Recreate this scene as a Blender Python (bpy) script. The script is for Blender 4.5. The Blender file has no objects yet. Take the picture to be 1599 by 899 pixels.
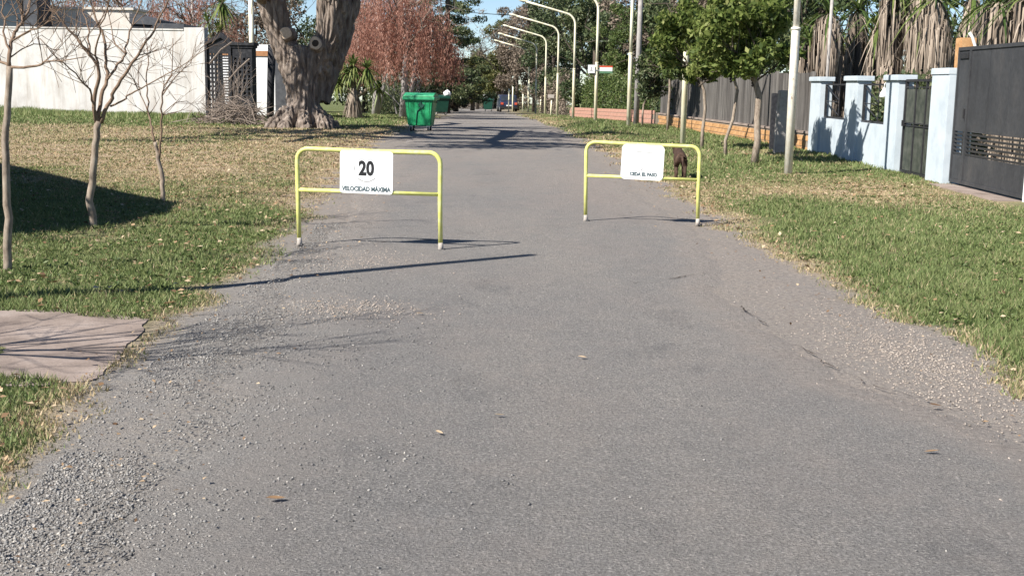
import bpy, bmesh, math, random
import numpy as np
from mathutils import Vector, noise as mnoise
random.seed(7)
RNG = np.random.default_rng(7)
rad = math.radians
SC = bpy.context.scene
COL = SC.collection

# ------------------------------------------------------------------ camera
FPX, CAMH = 1900.0, 1.70
PITCH = math.atan((449.5 - 131) / FPX)
ROLL = rad(1.0)
_cp, _sp = math.cos(PITCH), math.sin(PITCH)
_F = np.array([0, _cp, -_sp]); _R0 = np.array([1.0, 0, 0]); _U0 = np.array([0, _sp, _cp])
_R = math.cos(ROLL) * _R0 + math.sin(ROLL) * _U0
_U = -math.sin(ROLL) * _R0 + math.cos(ROLL) * _U0
cam_d = bpy.data.cameras.new('camera')
cam = bpy.data.objects.new('camera', cam_d); COL.objects.link(cam)
cam_d.sensor_width = 36.0; cam_d.lens = 36.0 * FPX / 1599.0
cam_d.clip_start = 0.1; cam_d.clip_end = 3000
from mathutils import Matrix
cam.matrix_world = Matrix(((_R[0], _U[0], -_F[0], 0), (_R[1], _U[1], -_F[1], 0), (_R[2], _U[2], -_F[2], CAMH), (0, 0, 0, 1)))
SC.camera = cam
SC.render.resolution_x, SC.render.resolution_y = 1024, 575

# ------------------------------------------------------------------ light
SUN_EL, SUN_AZ = rad(42), rad(38)          # shadows run towards (+cos az, +sin az)
to_sun = Vector((-math.cos(SUN_AZ) * math.cos(SUN_EL), -math.sin(SUN_AZ) * math.cos(SUN_EL), math.sin(SUN_EL)))
w = bpy.data.worlds.new('World'); SC.world = w; w.use_nodes = True
nt = w.node_tree
sky = nt.nodes.new('ShaderNodeTexSky'); sky.sky_type = 'NISHITA'; sky.sun_disc = False
sky.sun_elevation = SUN_EL
sky.sun_rotation = math.atan2(to_sun.x, to_sun.y)
sky.air_density = 0.7; sky.dust_density = 0.0; sky.ozone_density = 3.0
bg = nt.nodes['Background']; bg.inputs['Strength'].default_value = 0.066
nt.links.new(sky.outputs['Color'], bg.inputs['Color'])
sd = bpy.data.lights.new('sun', 'SUN'); sd.energy = 5.0; sd.angle = rad(0.5); sd.color = (1.0, 0.945, 0.865)
sun = bpy.data.objects.new('sun', sd); COL.objects.link(sun)
sun.rotation_euler = to_sun.to_track_quat('Z', 'Y').to_euler(); sun.location = (-20, -20, 30)
vs = SC.view_settings
vs.view_transform = 'Standard'; vs.look = 'None'; vs.exposure = 0.97; vs.gamma = 1.0; vs.use_curve_mapping = False
SC.render.engine = 'CYCLES'
SC.cycles.max_bounces = 6; SC.cycles.transparent_max_bounces = 8

# ------------------------------------------------------------------ numpy noise
def _hash(ix, iy, s):
    n = (ix.astype(np.int64) * 374761393 + iy.astype(np.int64) * 668265263 + s * 69069) & 0xffffffff
    n = ((n ^ (n >> 13)) * 1274126177) & 0xffffffff
    return ((n ^ (n >> 16)) & 0xffff) / 65535.0
def vnoise(x, y, s=0):
    x = np.asarray(x, float); y = np.asarray(y, float)
    ix = np.floor(x); iy = np.floor(y); fx = x - ix; fy = y - iy
    fx = fx * fx * (3 - 2 * fx); fy = fy * fy * (3 - 2 * fy)
    a = _hash(ix, iy, s); b = _hash(ix + 1, iy, s); c = _hash(ix, iy + 1, s); d = _hash(ix + 1, iy + 1, s)
    return (a * (1 - fx) + b * fx) * (1 - fy) + (c * (1 - fx) + d * fx) * fy
def fbm(x, y, s=0, o=4):
    t = 0; a = 0.5; k = 1.0
    for i in range(o):
        t = t + a * vnoise(x * k, y * k, s + i * 17); a *= 0.5; k *= 2.03
    return t / (1 - 0.5 ** o)
def sstep(a, b, x):
    t = np.clip((x - a) / (b - a), 0, 1); return t * t * (3 - 2 * t)

# ------------------------------------------------------------------ terrain
LG = np.array([(-30, -2.0), (4.8, -2.1), (6.6, -2.25), (8, -2.33), (10.2, -2.32), (13.3, -2.38), (16.8, -2.65), (21.3, -3.05), (28, -3.5), (33.5, -3.8), (41, -4.0), (46, -4.0), (83, -4.6), (110, -6.2), (170, -9.5), (600, -33)])
RG = np.array([(-30, 3.1), (7, 3.04), (9.2, 2.95), (12.6, 2.68), (15.3, 2.55), (20, 2.6), (28, 2.35), (40, 2.02), (48.7, 1.7), (76, 1.0), (110, -0.6), (170, -3.5), (600, -27)])
LA = np.array([(-30, -1.35), (4, -1.35), (6, -1.55), (8, -1.75), (12, -1.95), (16, -2.25), (25, -2.8), (40, -3.3), (83, -4.1), (170, -9.0), (600, -32)])
RA = np.array([(-30, 2.75), (5, 2.7), (6.5, 2.35), (7.0, 2.08), (7.8, 1.94), (9.1, 1.81), (10.5, 1.8), (12, 2.0), (15, 2.15), (25, 2.05), (40, 1.7), (76, 0.7), (170, -4.0), (600, -28)])
def xl(y): return np.interp(y, LG[:, 0], LG[:, 1])
def xr(y): return np.interp(y, RG[:, 0], RG[:, 1])
def gl(x, y):   # signed depth into the verge grass (m), >0 = grass side
    n = (fbm(np.asarray(x) * 1.3 + 3, np.asarray(y) * 1.3, 5) - 0.5)
    sc = 0.55 + 0.02 * np.asarray(y)
    return np.maximum(xl(y) - x, x - xr(y)) + n * sc
def hz(x, y):
    x = np.asarray(x, float); y = np.asarray(y, float)
    t = y - 52
    z = -0.015 * 0.5 * (t + np.sqrt(t * t + 60))
    off = np.maximum(xl(y) - x, x - xr(y))
    v = sstep(0.0, 1.6, off)
    z = z + v * (0.04 + 0.10 * (fbm(x * 0.35, y * 0.35, 11) - 0.5) + 0.04 * (fbm(x * 1.6, y * 1.6, 23) - 0.5))
    z = z + 0.26 * np.exp(-((x - 3.4) / 0.9) ** 2 - ((y - 47) / 7.0) ** 2)
    z = z - 0.02 * sstep(-0.6, 0.1, off) * (1 - v) * (fbm(x * 2, y * 2, 31))
    return z
def Z(x, y): return float(hz(x, y))
def ray(px, py): return _F + _R * (px - 799.5) / FPX + _U * -(py - 449.5) / FPX
def at(px, py, Y):
    d = ray(px, py); t = Y / d[1]
    return Vector((d[0] * t, Y, CAMH + d[2] * t))
def gx(px, Y):  # ground point at distance Y under picture column px
    p = at(px, 131 + (px - 800) * 0.0175, Y); return Vector((p.x, Y, Z(p.x, Y)))

# ------------------------------------------------------------------ materials
def newmat(name):
    m = bpy.data.materials.new(name); m.use_nodes = True
    return m, m.node_tree, m.node_tree.nodes['Principled BSDF']
def ramp(nt, fac, cols, pos=None):
    r = nt.nodes.new('ShaderNodeValToRGB'); e = r.color_ramp.elements
    n = len(cols); pos = pos or [i / (n - 1) for i in range(n)]
    while len(e) < n: e.new(0.5)
    for i in range(n):
        e[i].position = pos[i]; c = cols[i]; e[i].color = (c[0], c[1], c[2], 1)
    nt.links.new(fac, r.inputs[0]); return r.outputs[0]
def noise(nt, vec, scale, detail=4, rough=0.6, sc3=None):
    if sc3:
        mp = nt.nodes.new('ShaderNodeMapping'); mp.inputs['Scale'].default_value = sc3
        nt.links.new(vec, mp.inputs[0]); vec = mp.outputs[0]
    n = nt.nodes.new('ShaderNodeTexNoise'); n.inputs['Scale'].default_value = scale
    n.inputs['Detail'].default_value = detail; n.inputs['Roughness'].default_value = rough
    nt.links.new(vec, n.inputs['Vector']); return n.outputs[0]
def coords(nt, kind='Object'):
    return nt.nodes.new('ShaderNodeTexCoord').outputs[kind]
def mixc(nt, fac, a, b, mode='MIX'):
    m = nt.nodes.new('ShaderNodeMix'); m.data_type = 'RGBA'; m.blend_type = mode
    for s, v in ((m.inputs['Factor'], fac), (m.inputs['A'], a), (m.inputs['B'], b)):
        if isinstance(v, (int, float)): s.default_value = v
        elif isinstance(v, tuple): s.default_value = (*v, 1)
        else: nt.links.new(v, s)
    return m.outputs['Result']
def maths(nt, op, a, b=0.0, clamp=False):
    m = nt.nodes.new('ShaderNodeMath'); m.operation = op; m.use_clamp = clamp
    for s, v in ((m.inputs[0], a), (m.inputs[1], b)):
        if isinstance(v, (int, float)): s.default_value = v
        else: nt.links.new(v, s)
    return m.outputs[0]
def bump(nt, bs, h, strength=0.3, dist=0.02):
    b = nt.nodes.new('ShaderNodeBump'); b.inputs['Strength'].default_value = strength; b.inputs['Distance'].default_value = dist
    nt.links.new(h, b.inputs['Height']); nt.links.new(b.outputs[0], bs.inputs['Normal'])
def attr(nt, name):
    a = nt.nodes.new('ShaderNodeAttribute'); a.attribute_name = name; return a.outputs['Fac']
def nmat(name, cols, scale=6, rough=0.8, bs=0.2, bd=0.01, sc3=None, pos=None, metal=0.0, fine=None, spec=0.3, detail=6):
    m, t, b = newmat(name); c = coords(t)
    n = noise(t, c, scale, detail, 0.65, sc3)
    col = ramp(t, n, cols, pos or [0.3 + 0.4 * i / (len(cols) - 1) for i in range(len(cols))])
    if fine:
        n2 = noise(t, c, fine, 3, 0.6)
        col = mixc(t, 0.35, col, ramp(t, n2, [(0.25, 0.25, 0.25), (0.75, 0.75, 0.75)], [0.3, 0.7]), 'OVERLAY')
    t.links.new(col, b.inputs['Base Color'])
    b.inputs['Roughness'].default_value = rough; b.inputs['Metallic'].default_value = metal
    b.inputs['Specular IOR Level'].default_value = spec
    if bs: bump(t, b, n, bs, bd)
    return m
def leafmat(name, cols, trans=0.25, rough=0.5, spec=0.3):
    m, t, b = newmat(name)
    col = ramp(t, attr(t, 'tint'), cols)
    t.links.new(col, b.inputs['Base Color']); b.inputs['Roughness'].default_value = rough
    b.inputs['Specular IOR Level'].default_value = spec
    if trans:
        tr = t.nodes.new('ShaderNodeBsdfTranslucent'); t.links.new(col, tr.inputs[0])
        mx = t.nodes.new('ShaderNodeMixShader'); mx.inputs[0].default_value = trans
        t.links.new(b.outputs[0], mx.inputs[1]); t.links.new(tr.outputs[0], mx.inputs[2])
        t.links.new(mx.outputs[0], t.nodes['Material Output'].inputs['Surface'])
    return m
M = {}
M['grass'] = leafmat('grass_blades', [(0.055, 0.086, 0.032), (0.118, 0.165, 0.056), (0.19, 0.232, 0.09), (0.27, 0.275, 0.13), (0.37, 0.29, 0.175), (0.50, 0.40, 0.265)], 0.25, 0.6, 0.2)
M['litter'] = leafmat('dry_leaves', [(0.12, 0.07, 0.04), (0.26, 0.16, 0.085), (0.40, 0.28, 0.17), (0.55, 0.44, 0.30)], 0.15, 0.7)
M['stones'] = leafmat('crushed_stone', [(0.09, 0.088, 0.086), (0.175, 0.17, 0.165), (0.27, 0.262, 0.25), (0.42, 0.39, 0.35)], 0, 0.85, 0.2)
M['palestones'] = leafmat('pale_rubble', [(0.22, 0.19, 0.16), (0.34, 0.29, 0.25), (0.48, 0.42, 0.36)], 0, 0.85, 0.2)
M['leaf_street'] = leafmat('street_tree_leaves', [(0.035, 0.06, 0.018), (0.11, 0.155, 0.036), (0.20, 0.245, 0.068), (0.32, 0.34, 0.13)], 0.45, 0.6, 0.2)
M['leaf_dark'] = leafmat('evergreen_leaves', [(0.022, 0.038, 0.02), (0.058, 0.086, 0.038), (0.11, 0.135, 0.062), (0.19, 0.20, 0.10)], 0.2, 0.5)
M['leaf_olive'] = leafmat('olive_leaves', [(0.05, 0.065, 0.022), (0.10, 0.115, 0.035), (0.17, 0.165, 0.06), (0.24, 0.21, 0.10)], 0.3)
M['leaf_hedge'] = leafmat('hedge_leaves', [(0.03, 0.055, 0.018), (0.07, 0.11, 0.032), (0.12, 0.16, 0.05), (0.19, 0.21, 0.08)], 0.3)
M['leaf_brown'] = leafmat('sparse_brown_leaves', [(0.07, 0.055, 0.042), (0.15, 0.12, 0.09), (0.25, 0.20, 0.155), (0.38, 0.31, 0.25)], 0.25, 0.7)
M['leaf_red'] = leafmat('rust_red_needles', [(0.15, 0.062, 0.045), (0.30, 0.14, 0.10), (0.45, 0.24, 0.18), (0.60, 0.38, 0.30)], 0.45, 0.7)
M['leaf_yucca'] = leafmat('sword_leaves', [(0.03, 0.06, 0.018), (0.075, 0.12, 0.03), (0.15, 0.19, 0.055), (0.26, 0.27, 0.11)], 0.25, 0.4)
M['skirt'] = leafmat('dead_palm_fronds', [(0.07, 0.052, 0.04), (0.17, 0.135, 0.105), (0.30, 0.245, 0.195), (0.44, 0.37, 0.30)], 0.15, 0.8)
M['twig'] = nmat('twig_bark', [(0.13, 0.085, 0.06), (0.24, 0.17, 0.12)], 14, 0.85, 0.2)
M['twig_grey'] = nmat('grey_twig_bark', [(0.10, 0.085, 0.07), (0.22, 0.19, 0.16)], 14, 0.85, 0.2)
M['brush'] = nmat('dead_brush', [(0.14, 0.11, 0.09), (0.32, 0.26, 0.22)], 8, 0.85, 0.2)
M['sapling'] = nmat('sapling_bark', [(0.12, 0.09, 0.07), (0.26, 0.21, 0.165), (0.36, 0.31, 0.25)], 22, 0.85, 0.4, 0.01, (1, 1, 0.35))
M['bark'] = nmat('old_tree_bark', [(0.075, 0.056, 0.045), (0.20, 0.162, 0.135), (0.34, 0.29, 0.25)], 9, 0.92, 0.9, 0.05, (1, 1, 0.22), fine=40)
M['bark_dark'] = nmat('dark_bark', [(0.05, 0.04, 0.033), (0.13, 0.105, 0.085)], 9, 0.9, 0.6, 0.03, (1, 1, 0.25))
M['cutwood'] = nmat('cut_wood', [(0.42, 0.31, 0.22), (0.62, 0.50, 0.38)], 12, 0.85, 0.3)
M['hollow'] = nmat('rotten_hollow', [(0.03, 0.022, 0.016), (0.06, 0.045, 0.035)], 12, 0.95, 0.3)
M['yellow'] = nmat('yellow_paint', [(0.17, 0.10, 0.05), (0.55, 0.55, 0.15), (0.64, 0.64, 0.20), (0.68, 0.70, 0.36)], 14, 0.5, 0.1, 0.002, pos=[0.27, 0.32, 0.5, 0.75], spec=0.4)
M['white_paint'] = nmat('white_paint', [(0.70, 0.69, 0.66), (0.80, 0.79, 0.77)], 5, 0.5, 0.05)
M['sign_white'] = nmat('sign_white', [(0.76, 0.78, 0.78), (0.84, 0.85, 0.85)], 3, 0.4, 0.02)
M['ink'] = nmat('black_ink', [(0.012, 0.012, 0.014), (0.03, 0.03, 0.032)], 20, 0.5, 0)
M['ink_teal'] = nmat('faded_lettering', [(0.035, 0.06, 0.075), (0.10, 0.14, 0.15)], 25, 0.6, 0)
M['ink_faded'] = nmat('bleached_print', [(0.24, 0.24, 0.24), (0.40, 0.40, 0.40)], 18, 0.6, 0)
M['dark_iron'] = nmat('dark_iron', [(0.014, 0.014, 0.017), (0.035, 0.035, 0.038)], 12, 0.5, 0.1, 0.003, spec=0.4)
M['rubber'] = nmat('rubber', [(0.012, 0.012, 0.012), (0.03, 0.03, 0.03)], 12, 0.8, 0)
M['steel'] = nmat('galvanised_steel', [(0.35, 0.35, 0.35), (0.5, 0.5, 0.5)], 15, 0.45, 0.05, metal=0.5)
M['concrete_foot'] = nmat('concrete_foot', [(0.3, 0.27, 0.24), (0.48, 0.44, 0.40)], 30, 0.9, 0.4)
M['cream'] = nmat('cream_paint', [(0.62, 0.56, 0.38), (0.76, 0.72, 0.54), (0.80, 0.77, 0.64)], 4, 0.55, 0.1, 0.004, (1, 1, 0.25))
M['cream_rust'] = nmat('cream_paint_rusty', [(0.22, 0.12, 0.07), (0.72, 0.66, 0.54), (0.82, 0.79, 0.70)], 16, 0.65, 0.2, 0.004, (1, 1, 0.5), pos=[0.30, 0.37, 0.6])
M['grey_pole'] = nmat('grey_concrete', [(0.26, 0.24, 0.23), (0.40, 0.38, 0.36)], 6, 0.85, 0.2)
M['plaster'] = None
M['blue'] = nmat('pale_blue_paint', [(0.38, 0.44, 0.49), (0.47, 0.53, 0.575), (0.51, 0.565, 0.605)], 2.2, 0.75, 0.06, 0.004)
M['gate'] = nmat('charcoal_sheet_steel', [(0.030, 0.031, 0.034), (0.043, 0.045, 0.049), (0.062, 0.061, 0.062)], 1.6, 0.6, 0.05, 0.004, (1, 1, 0.5), spec=0.25, fine=18)
M['mesh_sheet'] = nmat('dull_green_sheet', [(0.02, 0.026, 0.022), (0.055, 0.062, 0.05), (0.10, 0.105, 0.09)], 5, 0.6, 0.2, 0.01)
M['board'] = nmat('weathered_board', [(0.035, 0.032, 0.03), (0.08, 0.073, 0.068), (0.14, 0.13, 0.12)], 7, 0.9, 0.35, 0.01, (1, 1, 0.10), fine=50)
M['board2'] = nmat('weathered_board_light', [(0.055, 0.05, 0.047), (0.11, 0.102, 0.095), (0.18, 0.168, 0.155)], 7, 0.9, 0.35, 0.01, (1, 1, 0.10), fine=50)
M['brick'] = nmat('ochre_brick', [(0.26, 0.13, 0.055), (0.40, 0.22, 0.095), (0.50, 0.30, 0.14)], 9, 0.9, 0.3, 0.01, fine=60)
M['brick2'] = nmat('ochre_brick_light', [(0.34, 0.18, 0.075), (0.46, 0.26, 0.12), (0.55, 0.35, 0.18)], 9, 0.9, 0.3, 0.01, fine=60)
M['mortar'] = nmat('mortar', [(0.20, 0.16, 0.12), (0.30, 0.25, 0.20)], 20, 0.95, 0.3)
M['pinkbrick'] = nmat('pink_brick', [(0.30, 0.15, 0.11), (0.42, 0.23, 0.175), (0.50, 0.30, 0.23)], 9, 0.9, 0.3, 0.01, fine=60)
M['charcoal'] = nmat('charcoal_masonry', [(0.010, 0.011, 0.014), (0.024, 0.025, 0.030), (0.05, 0.05, 0.055)], 10, 0.85, 0.3, 0.01)
M['white_wall'] = nmat('white_house_wall', [(0.78, 0.79, 0.80), (0.86, 0.86, 0.86)], 2, 0.7, 0.05)
M['house_pale'] = nmat('house_pale_render', [(0.55, 0.50, 0.44), (0.68, 0.64, 0.58)], 1.5, 0.85, 0.1, fine=20)
M['slate'] = nmat('dark_roof', [(0.045, 0.047, 0.055), (0.10, 0.105, 0.115)], 4, 0.6, 0.2)
M['orange_trim'] = nmat('orange_brown_trim', [(0.32, 0.14, 0.06), (0.46, 0.24, 0.12)], 6, 0.75, 0.1)
M['glass'] = nmat('dark_glass', [(0.02, 0.025, 0.035), (0.04, 0.05, 0.06)], 2, 0.08, 0, spec=0.6)
M['bin'] = nmat('green_plastic', [(0.010, 0.20, 0.075), (0.018, 0.27, 0.105), (0.04, 0.34, 0.15)], 3, 0.42, 0.05, 0.004, spec=0.45, fine=14)
M['bin_dark'] = nmat('dark_green_plastic', [(0.006, 0.04, 0.028), (0.012, 0.065, 0.045)], 4, 0.45, 0.05)
M['bin_lid'] = nmat('green_plastic_lid', [(0.02, 0.25, 0.10), (0.06, 0.38, 0.19)], 4, 0.4, 0.05, spec=0.45)
M['car'] = nmat('dark_blue_car_paint', [(0.015, 0.022, 0.05), (0.03, 0.04, 0.08)], 2, 0.25, 0, spec=0.6)
M['red'] = nmat('red_paint', [(0.45, 0.06, 0.03), (0.6, 0.12, 0.06)], 6, 0.5, 0)
M['signgreen'] = nmat('green_sign_paint', [(0.06, 0.16, 0.09), (0.12, 0.24, 0.14)], 6, 0.5, 0)
M['dog'] = nmat('dark_brown_fur', [(0.018, 0.010, 0.007), (0.05, 0.028, 0.018), (0.10, 0.06, 0.042)], 18, 0.8, 0.6, 0.01, (1, 1, 0.4))
M['slab'] = nmat('worn_concrete', [(0.15, 0.118, 0.10), (0.25, 0.20, 0.172), (0.32, 0.265, 0.235)], 2.2, 0.92, 0.3, 0.006, fine=70)
M['wire'] = nmat('cable', [(0.03, 0.03, 0.03), (0.05, 0.05, 0.05)], 4, 0.7, 0)

def plaster_mat():
    m, t, b = newmat('old_white_plaster'); c = coords(t)
    n1 = noise(t, c, 0.9, 8, 0.65); n2 = noise(t, c, 3.2, 6, 0.7, (1, 1, 0.14)); n3 = noise(t, c, 22, 4)
    col = ramp(t, n1, [(0.36, 0.345, 0.33), (0.455, 0.445, 0.43), (0.50, 0.49, 0.475)], [0.3, 0.48, 0.7])
    st = ramp(t, n2, [(0.72, 0.66, 0.60), (1, 1, 1)], [0.30, 0.52])
    col = mixc(t, 0.8, col, st, 'MULTIPLY')
    t.links.new(col, b.inputs['Base Color']); b.inputs['Roughness'].default_value = 0.9
    bump(t, b, n3, 0.25, 0.01); return m
M['plaster'] = plaster_mat()

SOIL = [(0.13, 0.108, 0.092), (0.24, 0.207, 0.182), (0.38, 0.335, 0.295)]
GRAV = [(0.095, 0.090, 0.085), (0.205, 0.195, 0.184), (0.36, 0.34, 0.315)]
def ground_mat():
    m, t, b = newmat('ground_soil'); c = coords(t)
    g = attr(t, 'grass'); s = attr(t, 'straw'); gv = attr(t, 'gravel')
    n1 = noise(t, c, 2.5, 8, 0.7); n2 = noise(t, c, 28, 6, 0.7); n3 = noise(t, c, 90, 4, 0.7); n4 = noise(t, c, 0.5, 4)
    soil = ramp(t, n2, SOIL, [0.3, 0.5, 0.72])
    grav = ramp(t, n3, GRAV, [0.3, 0.5, 0.7])
    green = ramp(t, n2, [(0.045, 0.062, 0.020), (0.095, 0.12, 0.038), (0.165, 0.175, 0.075)], [0.3, 0.5, 0.72])
    dry = ramp(t, n2, [(0.20, 0.145, 0.09), (0.34, 0.26, 0.175), (0.47, 0.38, 0.27)], [0.3, 0.5, 0.72])
    gf = maths(t, 'ADD', gv, maths(t, 'MULTIPLY', maths(t, 'SUBTRACT', n1, 0.5), 1.2), True)
    base = mixc(t, gf, soil, grav)
    sf = maths(t, 'ADD', s, maths(t, 'MULTIPLY', maths(t, 'SUBTRACT', n1, 0.5), 1.6), True)
    lawn = mixc(t, sf, green, dry)
    gg = maths(t, 'ADD', g, maths(t, 'MULTIPLY', maths(t, 'SUBTRACT', n2, 0.5), 1.0), True)
    col = mixc(t, gg, base, lawn)
    t.links.new(col, b.inputs['Base Color']); b.inputs['Roughness'].default_value = 0.95; b.inputs['Specular IOR Level'].default_value = 0.15
    bump(t, b, maths(t, 'ADD', n2, n3), 0.7, 0.02); return m
M['ground'] = ground_mat()

def asphalt_mat():
    m, t, b = newmat('worn_asphalt'); c = coords(t)
    e = attr(t, 'edge'); dr = attr(t, 'dirt')
    big = noise(t, c, 0.35, 6, 0.6, (1, 0.35, 1)); mid = noise(t, c, 3.0, 10, 0.78); n90 = noise(t, c, 75, 5, 0.75); n30 = noise(t, c, 26, 5, 0.7)
    vo = t.nodes.new('ShaderNodeTexVoronoi'); vo.inputs['Scale'].default_value = 110; t.links.new(c, vo.inputs['Vector'])
    agg = ramp(t, n90, [(0.085, 0.080, 0.075), (0.198, 0.188, 0.177), (0.33, 0.314, 0.297)], [0.28, 0.5, 0.72])
    vr = t.nodes.new('ShaderNodeSeparateColor'); t.links.new(vo.outputs['Color'], vr.inputs[0])
    sp = ramp(t, vr.outputs[0], [(0.45, 0.45, 0.45), (0.5, 0.5, 0.5), (0.78, 0.77, 0.75)], [0.1, 0.75, 1.0])
    agg = mixc(t, 0.8, agg, sp, 'OVERLAY')
    tone = ramp(t, mid, [(0.44, 0.44, 0.445), (0.5, 0.5, 0.5), (0.56, 0.555, 0.545)], [0.3, 0.5, 0.72])
    agg = mixc(t, 0.8, agg, tone, 'OVERLAY')
    tone2 = ramp(t, big, [(0.43, 0.44, 0.455), (0.56, 0.545, 0.53)], [0.36, 0.64])
    agg = mixc(t, 0.9, agg, tone2, 'OVERLAY')
    soil = ramp(t, n30, [(0.135, 0.112, 0.098), (0.24, 0.206, 0.184), (0.345, 0.305, 0.275)], [0.3, 0.5, 0.72])
    ff = maths(t, 'ADD', maths(t, 'MULTIPLY', maths(t, 'SUBTRACT', mid, 0.5), 1.3), dr, True)
    pat = noise(t, c, 0.9, 9, 0.7, (1, 0.5, 1)); ff = maths(t, 'ADD', ff, maths(t, 'MULTIPLY', maths(t, 'SUBTRACT', pat, 0.47), 2.2), True)
    ff = maths(t, 'MULTIPLY', ff, 0.7)
    drk = ramp(t, noise(t, c, 1.4, 8, 0.72, (1, 0.6, 1)), [(0.72, 0.73, 0.75), (1, 1, 1)], [0.30, 0.44]); agg = mixc(t, 0.9, agg, drk, 'MULTIPLY')
    col = mixc(t, ff, agg, soil)
    # towards its edges the sheet breaks up into the same gravel and soil as the shoulder
    g1 = noise(t, c, 2.5, 8, 0.7); g2 = noise(t, c, 28, 6, 0.7); g3 = noise(t, c, 90, 4, 0.7)
    gsoil = ramp(t, g2, SOIL, [0.3, 0.5, 0.72]); ggrav = ramp(t, g3, GRAV, [0.3, 0.5, 0.7])
    gf = maths(t, 'ADD', attr(t, 'gravel'), maths(t, 'MULTIPLY', maths(t, 'SUBTRACT', g1, 0.5), 1.2), True)
    ee = maths(t, 'ADD', maths(t, 'MULTIPLY', e, 2.0), maths(t, 'SUBTRACT', maths(t, 'MULTIPLY', maths(t, 'SUBTRACT', mid, 0.5), 1.8), 0.3), True)
    col = mixc(t, ee, col, mixc(t, gf, gsoil, ggrav))
    t.links.new(col, b.inputs['Base Color']); b.inputs['Roughness'].default_value = 0.85; b.inputs['Specular IOR Level'].default_value = 0.25
    bump(t, b, maths(t, 'ADD', n90, maths(t, 'MULTIPLY', n30, 0.8)), 1.0, 0.016); return m
M['asphalt'] = asphalt_mat()

# ------------------------------------------------------------------ mesh helpers
def link(o, parent=None):
    COL.objects.link(o)
    if parent: o.parent = parent
    return o
def mesh_np(name, V, F, mat, parent=None, tint=None, smooth=False, attrs=None):
    me = bpy.data.meshes.new(name); V = np.asarray(V, np.float32); F = np.asarray(F, np.int32)
    me.vertices.add(len(V)); me.vertices.foreach_set('co', V.ravel())
    k = F.shape[1]; me.loops.add(F.size); me.loops.foreach_set('vertex_index', F.ravel())
    me.polygons.add(len(F)); me.polygons.foreach_set('loop_start', np.arange(0, F.size, k, dtype=np.int32))
    if smooth: me.polygons.foreach_set('use_smooth', np.ones(len(F), bool))
    a = dict(attrs or {})
    if tint is not None: a['tint'] = tint
    for n, v in a.items():
        at_ = me.attributes.new(n, 'FLOAT', 'POINT'); at_.data.foreach_set('value', np.asarray(v, np.float32))
    me.update(calc_edges=True)
    if mat: me.materials.append(mat)
    return link(bpy.data.objects.new(name, me), parent)
class MB:
    def __init__(s): s.v = []; s.f = []
    def box(s, x0, x1, y0, y1, z0, z1, mtx=None):
        b = len(s.v)
        P = [(x0, y0, z0), (x1, y0, z0), (x1, y1, z0), (x0, y1, z0), (x0, y0, z1), (x1, y0, z1), (x1, y1, z1), (x0, y1, z1)]
        if mtx: P = [tuple(mtx @ Vector(p)) for p in P]
        s.v += P
        s.f += [tuple(b + i for i in q) for q in ((3, 2, 1, 0), (4, 5, 6, 7), (0, 1, 5, 4), (1, 2, 6, 5), (2, 3, 7, 6), (3, 0, 4, 7))]
        return s
    def tube(s, pts, radii, n=6, cap=True, closed=False):
        pts = [Vector(p) for p in pts]; b = len(s.v); m = len(pts)
        if isinstance(radii, (int, float)): radii = [radii] * m
        d0 = (pts[1] - pts[0]).normalized()
        u = d0.orthogonal().normalized()
        for i in range(m):
            d = (pts[min(i + 1, m - 1)] - pts[max(i - 1, 0)]).normalized()
            u = (u - d * u.dot(d))
            u = u.normalized() if u.length > 1e-6 else d.orthogonal().normalized()
            v = d.cross(u)
            for k in range(n):
                a = 2 * math.pi * k / n
                s.v.append(tuple(pts[i] + (u * math.cos(a) + v * math.sin(a)) * radii[i]))
        for i in range(m - 1):
            for k in range(n):
                k2 = (k + 1) % n
                s.f.append((b + i * n + k, b + i * n + k2, b + (i + 1) * n + k2, b + (i + 1) * n + k))
        if cap:
            s.f.append(tuple(b + k for k in range(n))[::-1]); s.f.append(tuple(b + (m - 1) * n + k for k in range(n)))
        return s
    def prism(s, poly, y0, y1, mtx=None):   # polygon in XZ extruded along Y
        b = len(s.v); n = len(poly)
        P = [(p[0], y0, p[1]) for p in poly] + [(p[0], y1, p[1]) for p in poly]
        if mtx: P = [tuple(mtx @ Vector(p)) for p in P]
        s.v += P
        s.f.append(tuple(b + i for i in range(n))); s.f.append(tuple(b + n + i for i in range(n))[::-1])
        for i in range(n):
            j = (i + 1) % n; s.f.append((b + j, b + i, b + n + i, b + n + j))
        return s
    def build(s, name, mat, parent=None, smooth=False, bev=0.0):
        me = bpy.data.meshes.new(name); me.from_pydata(s.v, [], s.f)
        if bev:
            bm = bmesh.new(); bm.from_mesh(me)
            ed = [e for e in bm.edges if len(e.link_faces) == 2 and e.calc_face_angle(0) > 0.6]
            bmesh.ops.bevel(bm, geom=ed, offset=bev, segments=2, affect='EDGES', clamp_overlap=True)
            bm.to_mesh(me); bm.free()
        me.update()
        if smooth: me.polygons.foreach_set('use_smooth', [True] * len(me.polygons))
        if mat: me.materials.append(mat)
        return link(bpy.data.objects.new(name, me), parent)
def tag(o, label=None, cat=None, group=None, kind=None):
    if label: o['label'] = label
    if cat: o['category'] = cat
    if group: o['group'] = group
    if kind: o['kind'] = kind
    return o
def empty(name, loc, rz=0.0, label=None, cat=None, group=None):
    o = bpy.data.objects.new(name, None); COL.objects.link(o); o.empty_display_size = 0.2
    o.location = loc; o.rotation_euler = (0, 0, rz); tag(o, label, cat, group); return o
def copy_tree(o, parent=None):
    c = o.copy(); COL.objects.link(c); c.parent = parent
    for ch in list(o.children): copy_tree(ch, c)
    return c
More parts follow.
